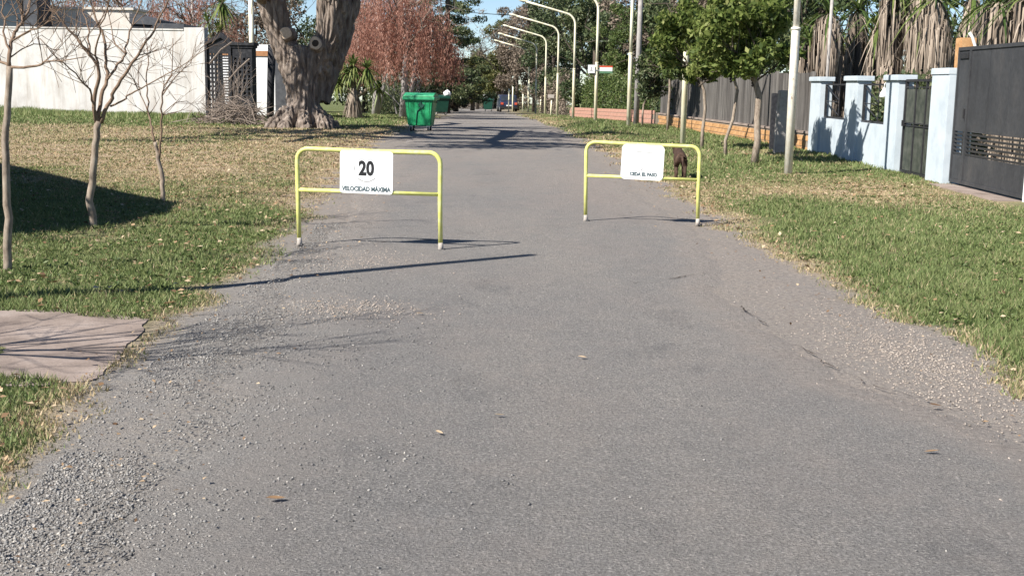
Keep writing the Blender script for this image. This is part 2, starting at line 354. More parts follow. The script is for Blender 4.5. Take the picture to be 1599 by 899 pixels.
def frame(A, B):   # matrix: local x along A->B (horizontal), local -y is the face normal, z up
    d = Vector((B[0] - A[0], B[1] - A[1], 0)); L = d.length; d.normalize()
    n = Vector((-d.y, d.x, 0))
    return Matrix(((d.x, n.x, 0, A[0]), (d.y, n.y, 0, A[1]), (0, 0, 1, A[2]), (0, 0, 0, 1))), L

# ------------------------------------------------------------------ ground, road
def growing(a, b, s0, k):
    out = [a]; s = s0
    while out[-1] < b: out.append(out[-1] + s); s *= k
    return out
ys = np.array(sorted(set([-30, -15, -6, -2, 1] + [round(v, 4) for v in growing(3, 34, 0.11, 1.003)] + [round(v, 3) for v in growing(34.3, 700, 0.35, 1.03)])))
xp = growing(4.5, 420, 0.14, 1.07)
xs = np.array([-v for v in xp[::-1]] + list(np.arange(-4.4, 4.45, 0.1)) + xp)
X, Y = np.meshgrid(xs, ys); nx = len(xs); ny = len(ys)
Xf, Yf = X.ravel(), Y.ravel()
def grass_mask(x, y): return sstep(-0.12, 0.25 + 0.006 * np.asarray(y), gl(x, y))
def straw_mask(x, y):
    x = np.asarray(x, float); y = np.asarray(y, float)
    n = fbm(x * 0.45, y * 0.25, 41); n2 = fbm(x * 2.2, y * 1.5, 43)
    L = sstep(15, 21, y + 1.0 * (x + 5)) * (1 - sstep(41, 46, y)) * 0.9 - 0.14
    Rr = np.exp(-((x - 5.0) / 2.3) ** 2 - ((y - 20.5) / 3.6) ** 2) * 0.95 + 0.22 * np.exp(-((y - 31) / 7) ** 2) - 0.10
    base = np.where(x < -1, L, Rr)
    edge = (1 - sstep(0.05, 0.22 + 0.035 * y, gl(x, y))) * 0.8
    return np.clip(base + edge + (n - 0.5) * 1.3 + (n2 - 0.5) * 0.7, 0, 1)
def gravel_mask(x, y):
    x = np.asarray(x, float); y = np.asarray(y, float)
    a = np.where(x < 0, 0.85 - 0.4 * sstep(9, 16, y), 0.4)
    return np.clip(a, 0, 1)
Vg = np.stack([Xf, Yf, hz(Xf, Yf)], 1)
idx = np.arange(nx * ny).reshape(ny, nx)
Fg = np.stack([idx[:-1, :-1].ravel(), idx[:-1, 1:].ravel(), idx[1:, 1:].ravel(), idx[1:, :-1].ravel()], 1)
g = mesh_np('ground', Vg, Fg, M['ground'], smooth=True, attrs={'grass': grass_mask(Xf, Yf), 'straw': straw_mask(Xf, Yf), 'gravel': gravel_mask(Xf, Yf)})
tag(g, 'grass verges and bare gravelly soil either side of the road', kind='structure')
# asphalt sheet
yr = np.array([-12, -6, -2, 1, 2.5] + growing(3.4, 40, 0.06, 1.004) + growing(40.8, 300, 0.9, 1.05))
nu = 48
la = np.interp(yr, LA[:, 0], LA[:, 1]) + (fbm(yr * 1.1, yr * 0 + 3, 61, 5) - 0.5) * 0.5 + (fbm(yr * 6, yr * 0 + 9, 62, 3) - 0.5) * 0.08
ra = np.interp(yr, RA[:, 0], RA[:, 1]) + (fbm(yr * 1.2, yr * 0 + 7, 63, 5) - 0.5) * 0.5 + (fbm(yr * 7, yr * 0 + 5, 64, 3) - 0.5) * 0.07
uu = np.linspace(0, 1, nu)
Xr = la[:, None] + (ra - la)[:, None] * uu[None, :]; Yr = np.repeat(yr[:, None], nu, 1)
Zr = hz(Xr, Yr) + 0.016 + 0.006 * (fbm(Xr * 0.8, Yr * 0.8, 71) - 0.5)
Zr[:, 0] -= 0.02; Zr[:, -1] -= 0.006; Zr -= 0.011 * (1 - sstep(0.0, 0.22, ra[:, None] - Xr))
dl = Xr - la[:, None]; dr_ = ra[:, None] - Xr
edge = np.maximum(1 - sstep(0.0, 0.85, dl), 1 - sstep(0.0, 0.6, dr_))
dirt = np.clip(np.exp(-((Xr - 1.7) / 1.0) ** 2 - ((Yr - 19) / 4.5) ** 2) * 1.0 + sstep(15, 24, Yr) * 0.32
               + 0.35 * np.exp(-((Xr + 1.3) / 0.7) ** 2 - ((Yr - 9.0) / 0.5) ** 2) + 0.4 * np.exp(-((Xr + 1.4) / 0.6) ** 2 - ((Yr - 11.6) / 0.7) ** 2) + 0.25 * np.exp(-((Xr + 1.6) / 0.6) ** 2 - ((Yr - 6) / 2.5) ** 2), 0, 1)
ir = np.arange(len(yr) * nu).reshape(len(yr), nu)
Fr = np.stack([ir[:-1, :-1].ravel(), ir[:-1, 1:].ravel(), ir[1:, 1:].ravel(), ir[1:, :-1].ravel()], 1)
road = mesh_np('road', np.stack([Xr.ravel(), Yr.ravel(), Zr.ravel()], 1), Fr, M['asphalt'], smooth=True, attrs={'edge': edge.ravel(), 'dirt': dirt.ravel(), 'gravel': gravel_mask(Xr, Yr).ravel()})
tag(road, 'worn grey asphalt lane with ragged gravel edges', kind='structure')
def RZ(x, y): return Z(x, y) + 0.017
def crack(pts, wd, seed):
    r = random.Random(seed); P = []
    for (a, b) in zip(pts[:-1], pts[1:]):
        n = max(2, int((Vector(b) - Vector(a)).length / 0.05))
        for i in range(n):
            t = i / n; P.append((a[0] + (b[0] - a[0]) * t + r.gauss(0, 0.012), a[1] + (b[1] - a[1]) * t + r.gauss(0, 0.012)))
    V = []; F = []
    for i, p in enumerate(P):
        q = P[min(i + 1, len(P) - 1)]; o = P[max(i - 1, 0)]
        d = Vector((q[0] - o[0], q[1] - o[1])); d = d.normalized() if d.length > 0 else Vector((1, 0))
        ww = wd * max(0.06, (vnoise(i * 0.3, seed, 2) - 0.45) * 1.6 + r.random() * 0.6 - 0.2) * 0.4; nn = Vector((-d.y, d.x)) * ww
        z = RZ(p[0], p[1]) + 0.006
        V += [(p[0] + nn.x, p[1] + nn.y, z), (p[0] - nn.x, p[1] - nn.y, z)]
        if i: F.append((2 * i - 2, 2 * i - 1, 2 * i + 1, 2 * i))
    mesh_np('crack', V, F, M['hollow'], road)
crack([(1.03, 10.4), (1.4, 10.7), (1.84, 11.14)], 0.025, 1)
crack([(1.78, 9.4), (1.86, 8.6), (1.93, 7.8), (2.0, 7.2), (2.1, 6.9)], 0.022, 2)
crack([(2.1, 6.85), (2.25, 6.6), (2.42, 6.45)], 0.02, 3)
crack([(-1.55, 12.75), (-1.25, 13.0), (-1.0, 13.15), (-0.8, 13.1)], 0.035, 4)
# concrete slab on the left verge
sl = [(-3.3, 8.62), (-2.95, 8.72), (-2.6, 8.58), (-2.48, 8.2), (-2.46, 7.6), (-2.42, 7.1), (-2.36, 6.72), (-2.75, 6.58), (-3.3, 6.5), (-3.75, 6.6), (-3.9, 7.6), (-3.7, 8.4)]
sl2 = []
for i in range(len(sl)):
    a, b = Vector(sl[i]), Vector(sl[(i + 1) % len(sl)])
    for k in range(6): q = a.lerp(b, k / 6); sl2.append((q.x + 0.10 * (vnoise(q.x * 3, q.y * 3, 7) - 0.5) + random.gauss(0, 0.008), q.y + 0.10 * (vnoise(q.x * 3, q.y * 3, 8) - 0.5) + random.gauss(0, 0.008)))
bm = bmesh.new()
top = [bm.verts.new((p[0], p[1], Z(p[0], p[1]) + 0.008)) for p in sl2]; ft = bm.faces.new(top)
ex = bmesh.ops.extrude_face_region(bm, geom=[ft]); bmesh.ops.translate(bm, vec=(0, 0, -0.1), verts=[v for v in ex['geom'] if isinstance(v, bmesh.types.BMVert)])
bmesh.ops.recalc_face_normals(bm, faces=bm.faces)
me = bpy.data.meshes.new('concrete_slab'); bm.to_mesh(me); bm.free(); me.materials.append(M['slab'])
tag(link(bpy.data.objects.new('concrete_slab', me)), 'worn pinkish concrete slab set in the left verge grass', kind='structure')
def in_slab(x, y): return (x < -2.45 - 0.12 * (fbm(x * 5, y * 5, 3) - 0.5)) & (x > -3.9) & (y > 6.72 + 0.3 * (fbm(x * 4, y * 4, 4) - 0.5)) & (y < 8.5 + 0.3 * (fbm(x * 4, y * 4, 5) - 0.5))

# ------------------------------------------------------------------ barriers
def text_mesh(body, size, mat, name, parent, loc, bold=0.0, sx=1.0):
    cu = bpy.data.curves.new(name, 'FONT'); cu.body = body; cu.size = size; cu.align_x = 'CENTER'; cu.align_y = 'CENTER'
    cu.extrude = 0.0012; cu.offset = bold; cu.resolution_u = 3
    o = bpy.data.objects.new(name, cu); COL.objects.link(o)
    bpy.context.view_layer.update()
    me = bpy.data.meshes.new_from_object(o.evaluated_get(bpy.context.evaluated_depsgraph_get()))
    bpy.data.objects.remove(o); me.materials.clear(); me.materials.append(mat)
    t = link(bpy.data.objects.new(name, me), parent); t.location = loc; t.rotation_euler = (math.pi / 2, 0, 0); t.scale = (sx, 1, 1)
    return t
def rrect(w, h, r, n=5):
    P = []
    for cx, cz, a0 in ((w / 2 - r, h / 2 - r, 0), (-w / 2 + r, h / 2 - r, 90), (-w / 2 + r, -h / 2 + r, 180), (w / 2 - r, -h / 2 + r, 270)):
        for i in range(n + 1): a = rad(a0 + 90 * i / n); P.append((cx + r * math.cos(a), cz + r * math.sin(a)))
    return P
def barrier(A, B, hA, hB, label, words):
    A = Vector((*A, RZ(*A))); B = Vector((*B, RZ(*B)))
    m, L = frame(A, B)
    root = empty('road_barrier', A, math.atan2(B.y - A.y, B.x - A.x), label, 'barrier', 'yellow tube barriers on the road')
    sk = (hB - hA) / L
    r = 0.115; P = [(0.012, 0, 0.05), (0.004, 0, 0.5), (0, 0, hA - r)]
    for i in range(1, 7): a = rad(180 - 15 * i); P.append((r + r * math.cos(a), 0, hA - r + r * math.sin(a)))
    P += [(L * 0.5, 0, hA + sk * L * 0.5 - 0.006)]
    for i in range(0, 7): a = rad(90 - 15 * i); P.append((L - r + r * math.cos(a), 0, hB - r + r * math.sin(a)))
    P += [(L, 0, 0.5), (L + 0.008, 0, 0.05)]
    MB().tube(P, 0.0235, 12).build('frame', M['yellow'], root, True)
    zm = 0.575
    MB().tube([(0.018, 0, zm * hA), (L - 0.018, 0, zm * hB)], 0.020, 10).build('crossbar', M['yellow'], root, True)
    for x in (0.012, L + 0.008):
        f = MB().tube([(x, 0, -0.01), (x + 0.004, 0, 0.03), (x, 0, 0.075)], [0.030, 0.027, 0.0245], 10).build('foot_sleeve', M['concrete_foot'], root, True)
        MB().tube([(x + 0.02, -0.02, -0.012), (x + 0.05, -0.035, 0.012)], [0.022, 0.012], 7).build('stub', M['dark_iron'], f, True)
    cx, cz, wd, ht, tilt, lines = words['x'], words['z'], words['w'], words['h'], words['tilt'], words['lines']
    pl = MB().prism(rrect(wd, ht, words['r']), -0.0275, -0.0245).build('sign_plate', M['sign_white'], root)
    pl.location = (cx, 0, cz); pl.rotation_euler = (0, tilt, 0)
    MB().box(-wd * 0.44, -wd * 0.40, -0.024, -0.002, ht * 0.42, ht * 0.5).build('clip', M['dark_iron'], pl)
    MB().box(wd * 0.36, wd * 0.40, -0.024, -0.002, ht * 0.40, ht * 0.49).build('clip', M['dark_iron'], pl)
    for (body, size, mt, dx, dz, bd, sx) in lines:
        text_mesh(body, size, M[mt], 'lettering', pl, (dx, -0.0288, dz), bd, sx)
    for path, wdt in words['marks']:
        mb = MB()
        for (a, b) in zip(path[:-1], path[1:]):
            d = Vector((b[0] - a[0], b[1] - a[1])); n = Vector((-d.y, d.x)).normalized() * wdt * 0.5
            mb.prism([(a[0] + n.x, a[1] + n.y), (a[0] - n.x, a[1] - n.y), (b[0] - n.x, b[1] - n.y), (b[0] + n.x, b[1] + n.y)], -0.0282, -0.0272)
        mb.build('faded_marking', M['ink_faded'], pl)
    return root
arc = lambda cx, cz, r, a0, a1, n=12: [(cx + r * math.cos(rad(a0 + (a1 - a0) * i / n)), cz + r * math.sin(rad(a0 + (a1 - a0) * i / n))) for i in range(n + 1)]
barrier((-2.24, 12.60), (-0.75, 12.40), 1.0, 0.99, 'yellow tube barrier with white sign reading 20 velocidad máxima', dict(
    x=0.738, z=0.775, w=0.555, h=0.435, r=0.03, tilt=rad(0.6),
    lines=[('20', 0.20, 'ink', 0.0, 0.035, 0.008, 0.80), ('VELOCIDAD MÁXIMA', 0.064, 'ink_teal', 0.0, -0.172, 0.0024, 0.82)],
    marks=[(arc(0.0, 0.03, 0.125, 225, 320), 0.012), (arc(0.0, 0.03, 0.125, 165, 185, 4), 0.008),
           ([(0.10, 0.095), (0.135, 0.118), (0.165, 0.122), (0.195, 0.112), (0.212, 0.08), (0.222, 0.02), (0.235, -0.05), (0.247, -0.125)], 0.005),
           ([(-0.205, -0.13), (-0.175, -0.085), (-0.14, 0.0), (-0.12, 0.05)], 0.005)]))
barrier((0.90, 15.30), (2.29, 15.10), 0.99, 0.965, 'yellow tube barrier with white sign reading ceda el paso', dict(
    x=0.705, z=0.755, w=0.525, h=0.435, r=0.055, tilt=rad(1.6),
    lines=[('CEDA EL PASO', 0.058, 'ink_teal', 0.02, -0.150, 0.003, 0.88)],
    marks=[([(-0.10, 0.13), (0.02, 0.125), (0.12, 0.12)], 0.010), ([(-0.105, 0.07), (-0.10, 0.05)], 0.008), ([(-0.02, -0.075), (-0.005, -0.098), (0.01, -0.075)], 0.010)]))

# ------------------------------------------------------------------ waste containers
def container(loc, rz, label, body_m, lid_m, detail=True):
    root = empty('waste_container', loc, rz, label, 'waste container', 'wheeled waste containers by the road')
    def ring(w, d, z): return [(-w / 2, -d / 2, z), (w / 2, -d / 2, z), (w / 2, d / 2, z), (-w / 2, d / 2, z)]
    def loft(rings, name, mt, bev):
        mb = MB()
        for r in rings: mb.v += r
        n = len(rings)
        for i in range(n - 1):
            for k in range(4): mb.f.append((4 * i + k, 4 * i + (k + 1) % 4, 4 * i + 4 + (k + 1) % 4, 4 * i + 4 + k))
        mb.f.append((3, 2, 1, 0)); mb.f.append(tuple(4 * (n - 1) + k for k in range(4)))
        return mb.build(name, mt, root, bev=bev)
    body = loft([ring(0.82, 0.62, 0.19), ring(0.88, 0.70, 0.45), ring(1.02, 0.86, 1.12)], 'body', body_m, 0.03)
    loft([ring(1.10, 0.96, 1.09), ring(1.16, 1.0, 1.12), ring(1.16, 1.0, 1.20), ring(1.12, 0.97, 1.22)], 'rim', lid_m, 0.012)
    mb = MB(); P = []
    for i in range(9): a = i / 8; P.append((-0.48 + 0.96 * a, 1.222 + 0.13 * math.sin(math.pi * (0.06 + 0.88 * a)) ** 0.8))
    P += [(0.5, 1.215), (-0.5, 1.215)]
    lm = Matrix(((0, 1, 0, 0), (1, 0, 0, 0), (0, 0, 1, 0), (0, 0, 0, 1)))
    mb.prism(P, -0.55, 0.55, lm).build('lid', lid_m, root, bev=0.01)
    for s in (-1, 1):
        MB().tube([(s * 0.53, -0.05, 1.03), (s * 0.585, -0.05, 1.03), (s * 0.585, 0.05, 1.03), (s * 0.53, 0.05, 1.03)], 0.02, 8).build('lifting_pin', M['dark_iron'], root)
    for sx in (-1, 1):
        for sy in (-1, 1):
            w_ = MB().tube([(sx * 0.31 - 0.025, sy * 0.22, 0.085), (sx * 0.31 + 0.025, sy * 0.22, 0.085)], 0.085, 14).build('wheel', M['rubber'], root)
            MB().tube([(sx * 0.31 - 0.028, sy * 0.22, 0.085), (sx * 0.31 + 0.028, sy * 0.22, 0.085)], 0.05, 10).build('hub', M['white_paint'], w_)
            MB().box(sx * 0.31 - 0.06, sx * 0.31 + 0.06, sy * 0.22 - 0.06, sy * 0.22 + 0.06, 0.165, 0.20).box(sx * 0.31 - 0.045, sx * 0.31 - 0.033, sy * 0.22 - 0.04, sy * 0.22 + 0.04, 0.08, 0.17).box(sx * 0.31 + 0.033, sx * 0.31 + 0.045, sy * 0.22 - 0.04, sy * 0.22 + 0.04, 0.08, 0.17).build('caster_fork', M['white_paint'], w_)
    if detail:
        yf = lambda z: -(0.35 + (0.43 - 0.35) * (z - 0.45) / 0.67) - 0.012
        mb = MB().prism([(-0.04, 0.13), (0.13, 0.0), (0.03, -0.12), (-0.10, -0.02)], -0.01, 0.01); em = mb.build('emblem', M['bin_dark'], body); em.location = (0.08, yf(0.93), 0.93); em.rotation_euler = (rad(-7), 0, 0)
        MB().tube([(0.08, yf(1.05), 1.07), (0.10, yf(0.85), 0.84), (-0.05, yf(0.72), 0.72), (-0.09, yf(0.45), 0.45), (-0.11, yf(0.22) + 0.02, 0.2)], 0.018, 7).build('pedal_linkage', M['bin_dark'], root)
        for x in (-0.36, -0.18, 0.2, 0.36):
            MB().tube([(x * 1.08, yf(1.08) + 0.005, 1.06), (x * 0.96, yf(0.3) + 0.02, 0.32)], 0.012, 6).build('moulded_rib', body_m, body)
    return root
container((-3.36, 43.9, Z(-3.36, 43.9)), rad(-7), 'bright green wheeled waste container standing on the roadside', M['bin'], M['bin_lid'])
p = gx(689, 84); container(p, rad(12), 'dark green waste container behind the bright green one', M['bin_dark'], M['bin_dark'], False)
p2 = gx(763, 124); container(p2, rad(-5), 'small far dark green waste container by the road end', M['bin_dark'], M['bin_dark'], False)
def bag(loc, r, label, seed):
    bm = bmesh.new(); bmesh.ops.create_icosphere(bm, subdivisions=3, radius=r)
    for v in bm.verts:
        n = mnoise.noise(v.co * (2.2 / r) + Vector((seed, 0, 0))); v.co *= 1 + 0.22 * n; v.co.z *= 0.85
        if v.co.z > r * 0.6: v.co.x *= 0.6; v.co.y *= 0.6; v.co.z *= 1.15
    me = bpy.data.meshes.new('plastic_bag'); bm.to_mesh(me); bm.free(); me.materials.append(M['sign_white'])
    o = link(bpy.data.objects.new('plastic_bag', me)); o.location = loc; tag(o, label, 'bag')
bag((p.x + 0.42, p.y - 0.1, p.z + 1.45), 0.26, 'white bag lying on the lid of the second dark container', 1)
bag((p2.x - 0.35, p2.y - 0.1, p2.z + 1.47), 0.30, 'white bag on the far container by the road end', 4)

# ------------------------------------------------------------------ lamp posts
def lamp_post(n, label, mt):
    y = 24.04 + 11.5 * n; x = 5.40 - 0.0455 * (y - 24.04)
    root = empty('lamp_post', (x, y, Z(x, y)), 0, label, 'lamp post', 'cream lamp posts along the right verge')
    r0, r1 = 0.082, 0.058
    MB().tube([(0, 0, -0.1), (0.0, 0, 2.75), (0, 0, 2.8)], [r0, r0, r0 * 0.95], 12).build('lower_pole', mt, root, True)
    MB().tube([(0, 0, 2.79), (0, 0, 2.84)], [r0 * 1.12, r0 * 1.05], 12).build('joint_collar', mt, root, True)
    P = [(0, 0, 2.82), (0, 0, 4.2), (0, 0, 5.25)]
    for i in range(1, 7):
        a = rad(i * 75 / 6); P.append((-(0.65 - 0.65 * math.cos(a)), 0, 5.25 + 0.65 * math.sin(a)))
    e = Vector(P[-1]); d = Vector((-math.cos(rad(15)), 0, math.sin(rad(15))))
    P += [tuple(e + d * 1.2), tuple(e + d * 2.4)]
    MB().tube(P, [r1 * 1.1] * 3 + [r1] * (len(P) - 3), 10).build('arm', mt, root, True)
    t = e + d * 2.4
    hd = MB().tube([t + d * -0.05, t + d * 0.05, t + d * 0.3, t + d * 0.5], [0.04, 0.06, 0.07, 0.035], 8).build('lamp_head', M['cream'], root, True)
    MB().tube([t + d * 0.12 + Vector((0, 0, -0.05)), t + d * 0.38 + Vector((0, 0, -0.05))], [0.035, 0.035], 8).build('lens', M['grey_pole'], hd, True)
    return root
names = ['white and rusty lamp post nearest the camera on the right verge', 'second lamp post from the camera, cream, passing the leafy street tree',
         'third lamp post from the camera, cream, beside the grey concrete pole', 'fourth cream lamp post from the camera with a small sign on it',
         'fifth cream lamp post from the camera with whole arm in view', 'sixth cream lamp post from the camera down the lane',
         'seventh cream lamp post from the camera down the lane', 'eighth cream lamp post from the camera, half hidden by vines', 'ninth and farthest cream lamp post near the end of the lane']
for n, lb in enumerate(names): lamp_post(n, lb, M['cream_rust'] if n == 0 else M['cream'])
y4 = 24.04 + 11.5 * 3; x4 = 5.40 - 0.0455 * (y4 - 24.04)
sg = empty('street_sign', (x4, y4 - 0.12, 2.35 + Z(x4, y4)), 0, 'small white sign with red strip fixed to the fourth lamp post', 'sign')
MB().box(-0.42, -0.10, -0.012, 0.012, -0.02, 0.36).build('number_panel', M['sign_white'], sg)
MB().box(-0.33, -0.20, -0.016, -0.012, 0.08, 0.13).box(-0.29, -0.24, -0.016, -0.012, 0.13, 0.28).build('marking', M['ink_faded'], sg)
MB().box(0.12, 0.74, -0.012, 0.012, -0.02, 0.30).build('name_panel', M['signgreen'], sg)
MB().box(0.13, 0.73, -0.018, -0.012, 0.08, 0.25).build('white_strip', M['sign_white'], sg); MB().box(0.12, 0.74, -0.018, 0.012, 0.25, 0.33).build('red_strip', M['red'], sg)
MB().box(-0.45, 0.75, 0.0125, 0.03, 0.10, 0.14).build('bracket', M['steel'], sg)
# grey concrete pole, wooden post
gp = gx(995, 55); o = MB().tube([(0, 0, -0.2), (0.02, 0, 4), (0.05, 0, 9)], [0.13, 0.115, 0.09], 12).build('utility_pole', M['grey_pole'], None, True); o.location = gp
tag(o, 'grey concrete utility pole standing right of the third lamp post', 'pole')
gp = gx(1221, 31.5)
o = MB().box(-0.13, 0.13, -0.10, 0.10, -0.1, 1.62).build('wooden_post', M['grey_pole'], None, bev=0.02); o.location = gp; o.rotation_euler = (0, rad(2.0), 0.1)
tag(o, 'short thick grey post between the fence and the nearest lamp post', 'post')
gp = gx(1213, 33.2)
o = MB().box(-0.12, 0.12, -0.08, 0.08, -0.1, 1.55).build('fence_post', M['charcoal'], None, bev=0.015); o.location = gp
tag(o, 'dark square post beside the short grey post at the fence', 'post')
# off-frame pole on the left whose shadow crosses the lane
o = MB().tube([(0, 0, -0.1), (0.03, 0, 3), (0, 0, 5.5)], [0.10, 0.085, 0.065], 10).build('utility_pole', M['cream'], None, True); o.location = (-4.62, 8.35, 0)
tag(o, 'slim pole outside the left edge whose shadow crosses the lane', 'pole')

# ------------------------------------------------------------------ right: pale blue wall, gates
WA, WB = (8.18, 33.3), (7.95, 19.0)        # far end -> near end; local x runs towards the camera, local -y faces... the road
wm, WL = frame((WA[0], WA[1], 0), (WB[0], WB[1], 0))
def wx(px):   # local x on the wall line under picture column px
    lo, hi = -2.0, WL + 8
    for _ in range(40):
        mid = (lo + hi) / 2; q = wm @ Vector((mid, 0, 0)); dd = np.array([q.x, q.y, 1.0 - CAMH])
        sx = 799.5 + FPX * dd.dot(_R) / dd.dot(_F)
        if sx < px: lo = mid
        else: hi = mid
    return lo
WZ = float(hz(8.0, 27.0)) - 0.03
# with A far and B near, frame() normal (+y local) points to +x world (behind); road side is local -y
wall = empty('garden_wall', (WA[0], WA[1], WZ), math.atan2(WB[1] - WA[1], WB[0] - WA[0]), 'pale blue rendered garden wall with pillars and two barred openings', 'wall')
xs_p = {'p1': (wx(1273), wx(1288)), 'o1': (wx(1288), wx(1328)), 'p2': (wx(1328), wx(1347)), 'o2': (wx(1347), wx(1391)), 'p3': (wx(1391), wx(1411)), 'g': (wx(1411), wx(1463)), 'p4': (wx(1463), wx(1490))}
base_end = xs_p['p3'][0]
MB().box(xs_p['p1'][1] - 0.001, xs_p['p2'][0], -0.10, 0.10, -0.2, 0.98).build('low_wall', M['blue'], wall)
MB().box(xs_p['p2'][1], xs_p['p3'][0], -0.10, 0.10, -0.2, 0.98).build('low_wall', M['blue'], wall)
for k in ('p1', 'p2', 'p3', 'p4'):
    a, b = xs_p[k]; hh = 2.04 if k != 'p4' else 2.14
    MB().box(a, b, -0.16, 0.16, -0.2, hh - 0.12).build('pillar', M['blue'], wall, bev=0.008)
    if k != 'p4': MB().box(a - 0.06, b + 0.06, -0.21, 0.21, hh - 0.12, hh).build('pillar_cap', M['blue'], wall, bev=0.012)
    else: MB().box(a - 0.03, b + 0.002, -0.18, 0.18, hh - 0.12, hh).build('pillar_cap', M['blue'], wall, bev=0.01)
for k in ('o1', 'o2'):
    a, b = xs_p[k]
    gr = MB().box(a + 0.003, a + 0.05, -0.03, 0.03, 0.985, 1.86).box(b - 0.05, b - 0.003, -0.03, 0.03, 0.985, 1.86).box(a + 0.05, b - 0.05, -0.03, 0.03, 0.985, 1.03).box(a + 0.05, b - 0.05, -0.03, 0.03, 1.82, 1.86).build('grille_frame', M['dark_iron'], wall)
    w_ = b - a
    for (u0, z0, u1, z1) in ((0.02, 1.80, 0.55, 1.45), (0.02, 1.42, 0.5, 1.40), (0.02, 1.40, 0.55, 1.08), (0.55, 1.82, 0.55, 1.03), (0.78, 1.82, 0.78, 1.03)):
        MB().tube([(a + u0 * w_, -0.005, z0), (a + u1 * w_, -0.005, z1)], 0.013, 6).build('grille_bar', M['dark_iron'], gr)
# bell-shaped lamp at the second opening
bl = empty('wall_lamp', wm @ Vector((wx(1386), -0.12, 1.62 + WZ)), 0, 'small white bell shaped lamp on the blue wall', 'lamp')
MB().tube([(0, 0, -0.05), (0, 0, 0.02), (0, 0, 0.10), (0, 0, 0.17)], [0.10, 0.085, 0.045, 0.012], 12).build('shade', M['sign_white'], bl, True)
MB().tube([(0, 0, 0.16), (0, -0.02, 0.24), (0.06, 0.06, 0.27)], 0.012, 6).build('bracket', M['white_paint'], bl, True)
# pedestrian gate
ga, gb = xs_p['g']; gw = gb - ga
pg = empty('pedestrian_gate', wm @ Vector((ga, 0, WZ)), wall.rotation_euler.z, 'dark iron pedestrian gate backed with dull sheet, between blue pillars', 'gate')
MB().box(0.02, 0.07, -0.03, 0.03, 0.05, 1.95).box(gw - 0.07, gw - 0.02, -0.03, 0.03, 0.05, 1.95).box(0.07, gw - 0.07, -0.03, 0.03, 1.90, 1.95).box(0.07, gw - 0.07, -0.03, 0.03, 0.05, 0.10).build('gate_frame', M['dark_iron'], pg)
for i in range(3):
    a = 0.07 + (gw - 0.14) * i / 3; b = 0.07 + (gw - 0.14) * (i + 1) / 3
    if i: MB().box(a - 0.02, a + 0.02, -0.025, 0.025, 0.10, 1.90).build('upright', M['dark_iron'], pg)
    for (z0, z1) in ((0.11, 1.00), (1.08, 1.76)):
        MB().box(a + 0.021, b - 0.021, 0.0, 0.006, z0, z1).build('sheet_panel', M['mesh_sheet'], pg)
for z in (1.02, 1.07, 1.79): MB().box(0.07, gw - 0.07, -0.02, -0.0005, z - 0.012, z + 0.012).build('rail', M['dark_iron'], pg)
MB().box(0.10, 0.14, -0.08, -0.03, 1.0, 1.12).build('latch', M['dark_iron'], pg)
# driveway gate of charcoal sheet
da = xs_p['p4'][1] + 0.02; dw = wx(1611) - da
dg = empty('driveway_gate', wm @ Vector((da, 0.0, WZ)), wall.rotation_euler.z - rad(0.5), 'tall charcoal sheet steel driveway gate with slotted band, at right edge', 'gate')
zt = 2.50
MB().box(0.0, 0.05, -0.04, 0.04, 0.10, zt).box(0.62, 0.70, -0.045, 0.04, 0.10, zt - 0.02).box(dw - 0.05, dw, -0.04, 0.04, 0.10, zt).box(0.05, 0.62, -0.04, 0.04, zt - 0.06, zt).box(0.70, dw - 0.05, -0.04, 0.04, zt - 0.06, zt).box(0.05, 0.62, -0.04, 0.04, 0.10, 0.16).box(0.70, dw - 0.05, -0.04, 0.04, 0.10, 0.16).build('gate_frame', M['gate'], dg)
for (a, b, k) in ((0.051, 0.619, 1), (0.701, dw - 0.051, 3)):
    for i in range(k):
        p, q = a + (b - a) * i / k, a + (b - a) * (i + 1) / k
        MB().box(p + 0.003, q - 0.003, -0.02, 0.0, 1.02, zt - 0.061).build('upper_panel', M['gate'], dg)
        MB().box(p + 0.003, q - 0.003, -0.02, 0.0, 0.161, 0.60).build('lower_panel', M['gate'], dg)
        ns = 6
        for j in range(ns):
            z = 0.625 + j * 0.07
            mt_ = Matrix.Translation((0, 0, z)) @ Matrix.Rotation(rad(20), 4, 'X')
            MB().box(p + 0.003, q - 0.003, -0.018, -0.010, -0.012, 0.026, mt_).build('slat', M['gate'], dg)
MB().box(0.10, 0.55, -0.045, -0.02, zt - 0.20, zt - 0.10).build('top_slot', M['dark_iron'], dg)
MB().box(0.56, 0.61, -0.07, -0.04, 1.25, 1.42).build('lock_plate', M['dark_iron'], dg)
jb = MB().box(0, 0.35, -0.16, 0.16, -0.2, 2.2).build('gate_jamb', M['white_wall'], None, bev=0.01); jb.location = wm @ Vector((da + dw + 0.03, 0.08, WZ)); jb.rotation_euler = wall.rotation_euler
tag(jb, 'white gate pillar at the far right edge of the picture', 'pillar')
# driveway apron
ap = MB()
ap.box(0.1, dw, -0.42, 0.1, -0.2, 0.06); o = ap.build('driveway', M['slab'], None, bev=0.01); o.location = dg.location; o.rotation_euler = dg.rotation_euler
tag(o, 'pinkish concrete apron in front of the driveway gate', kind='structure')
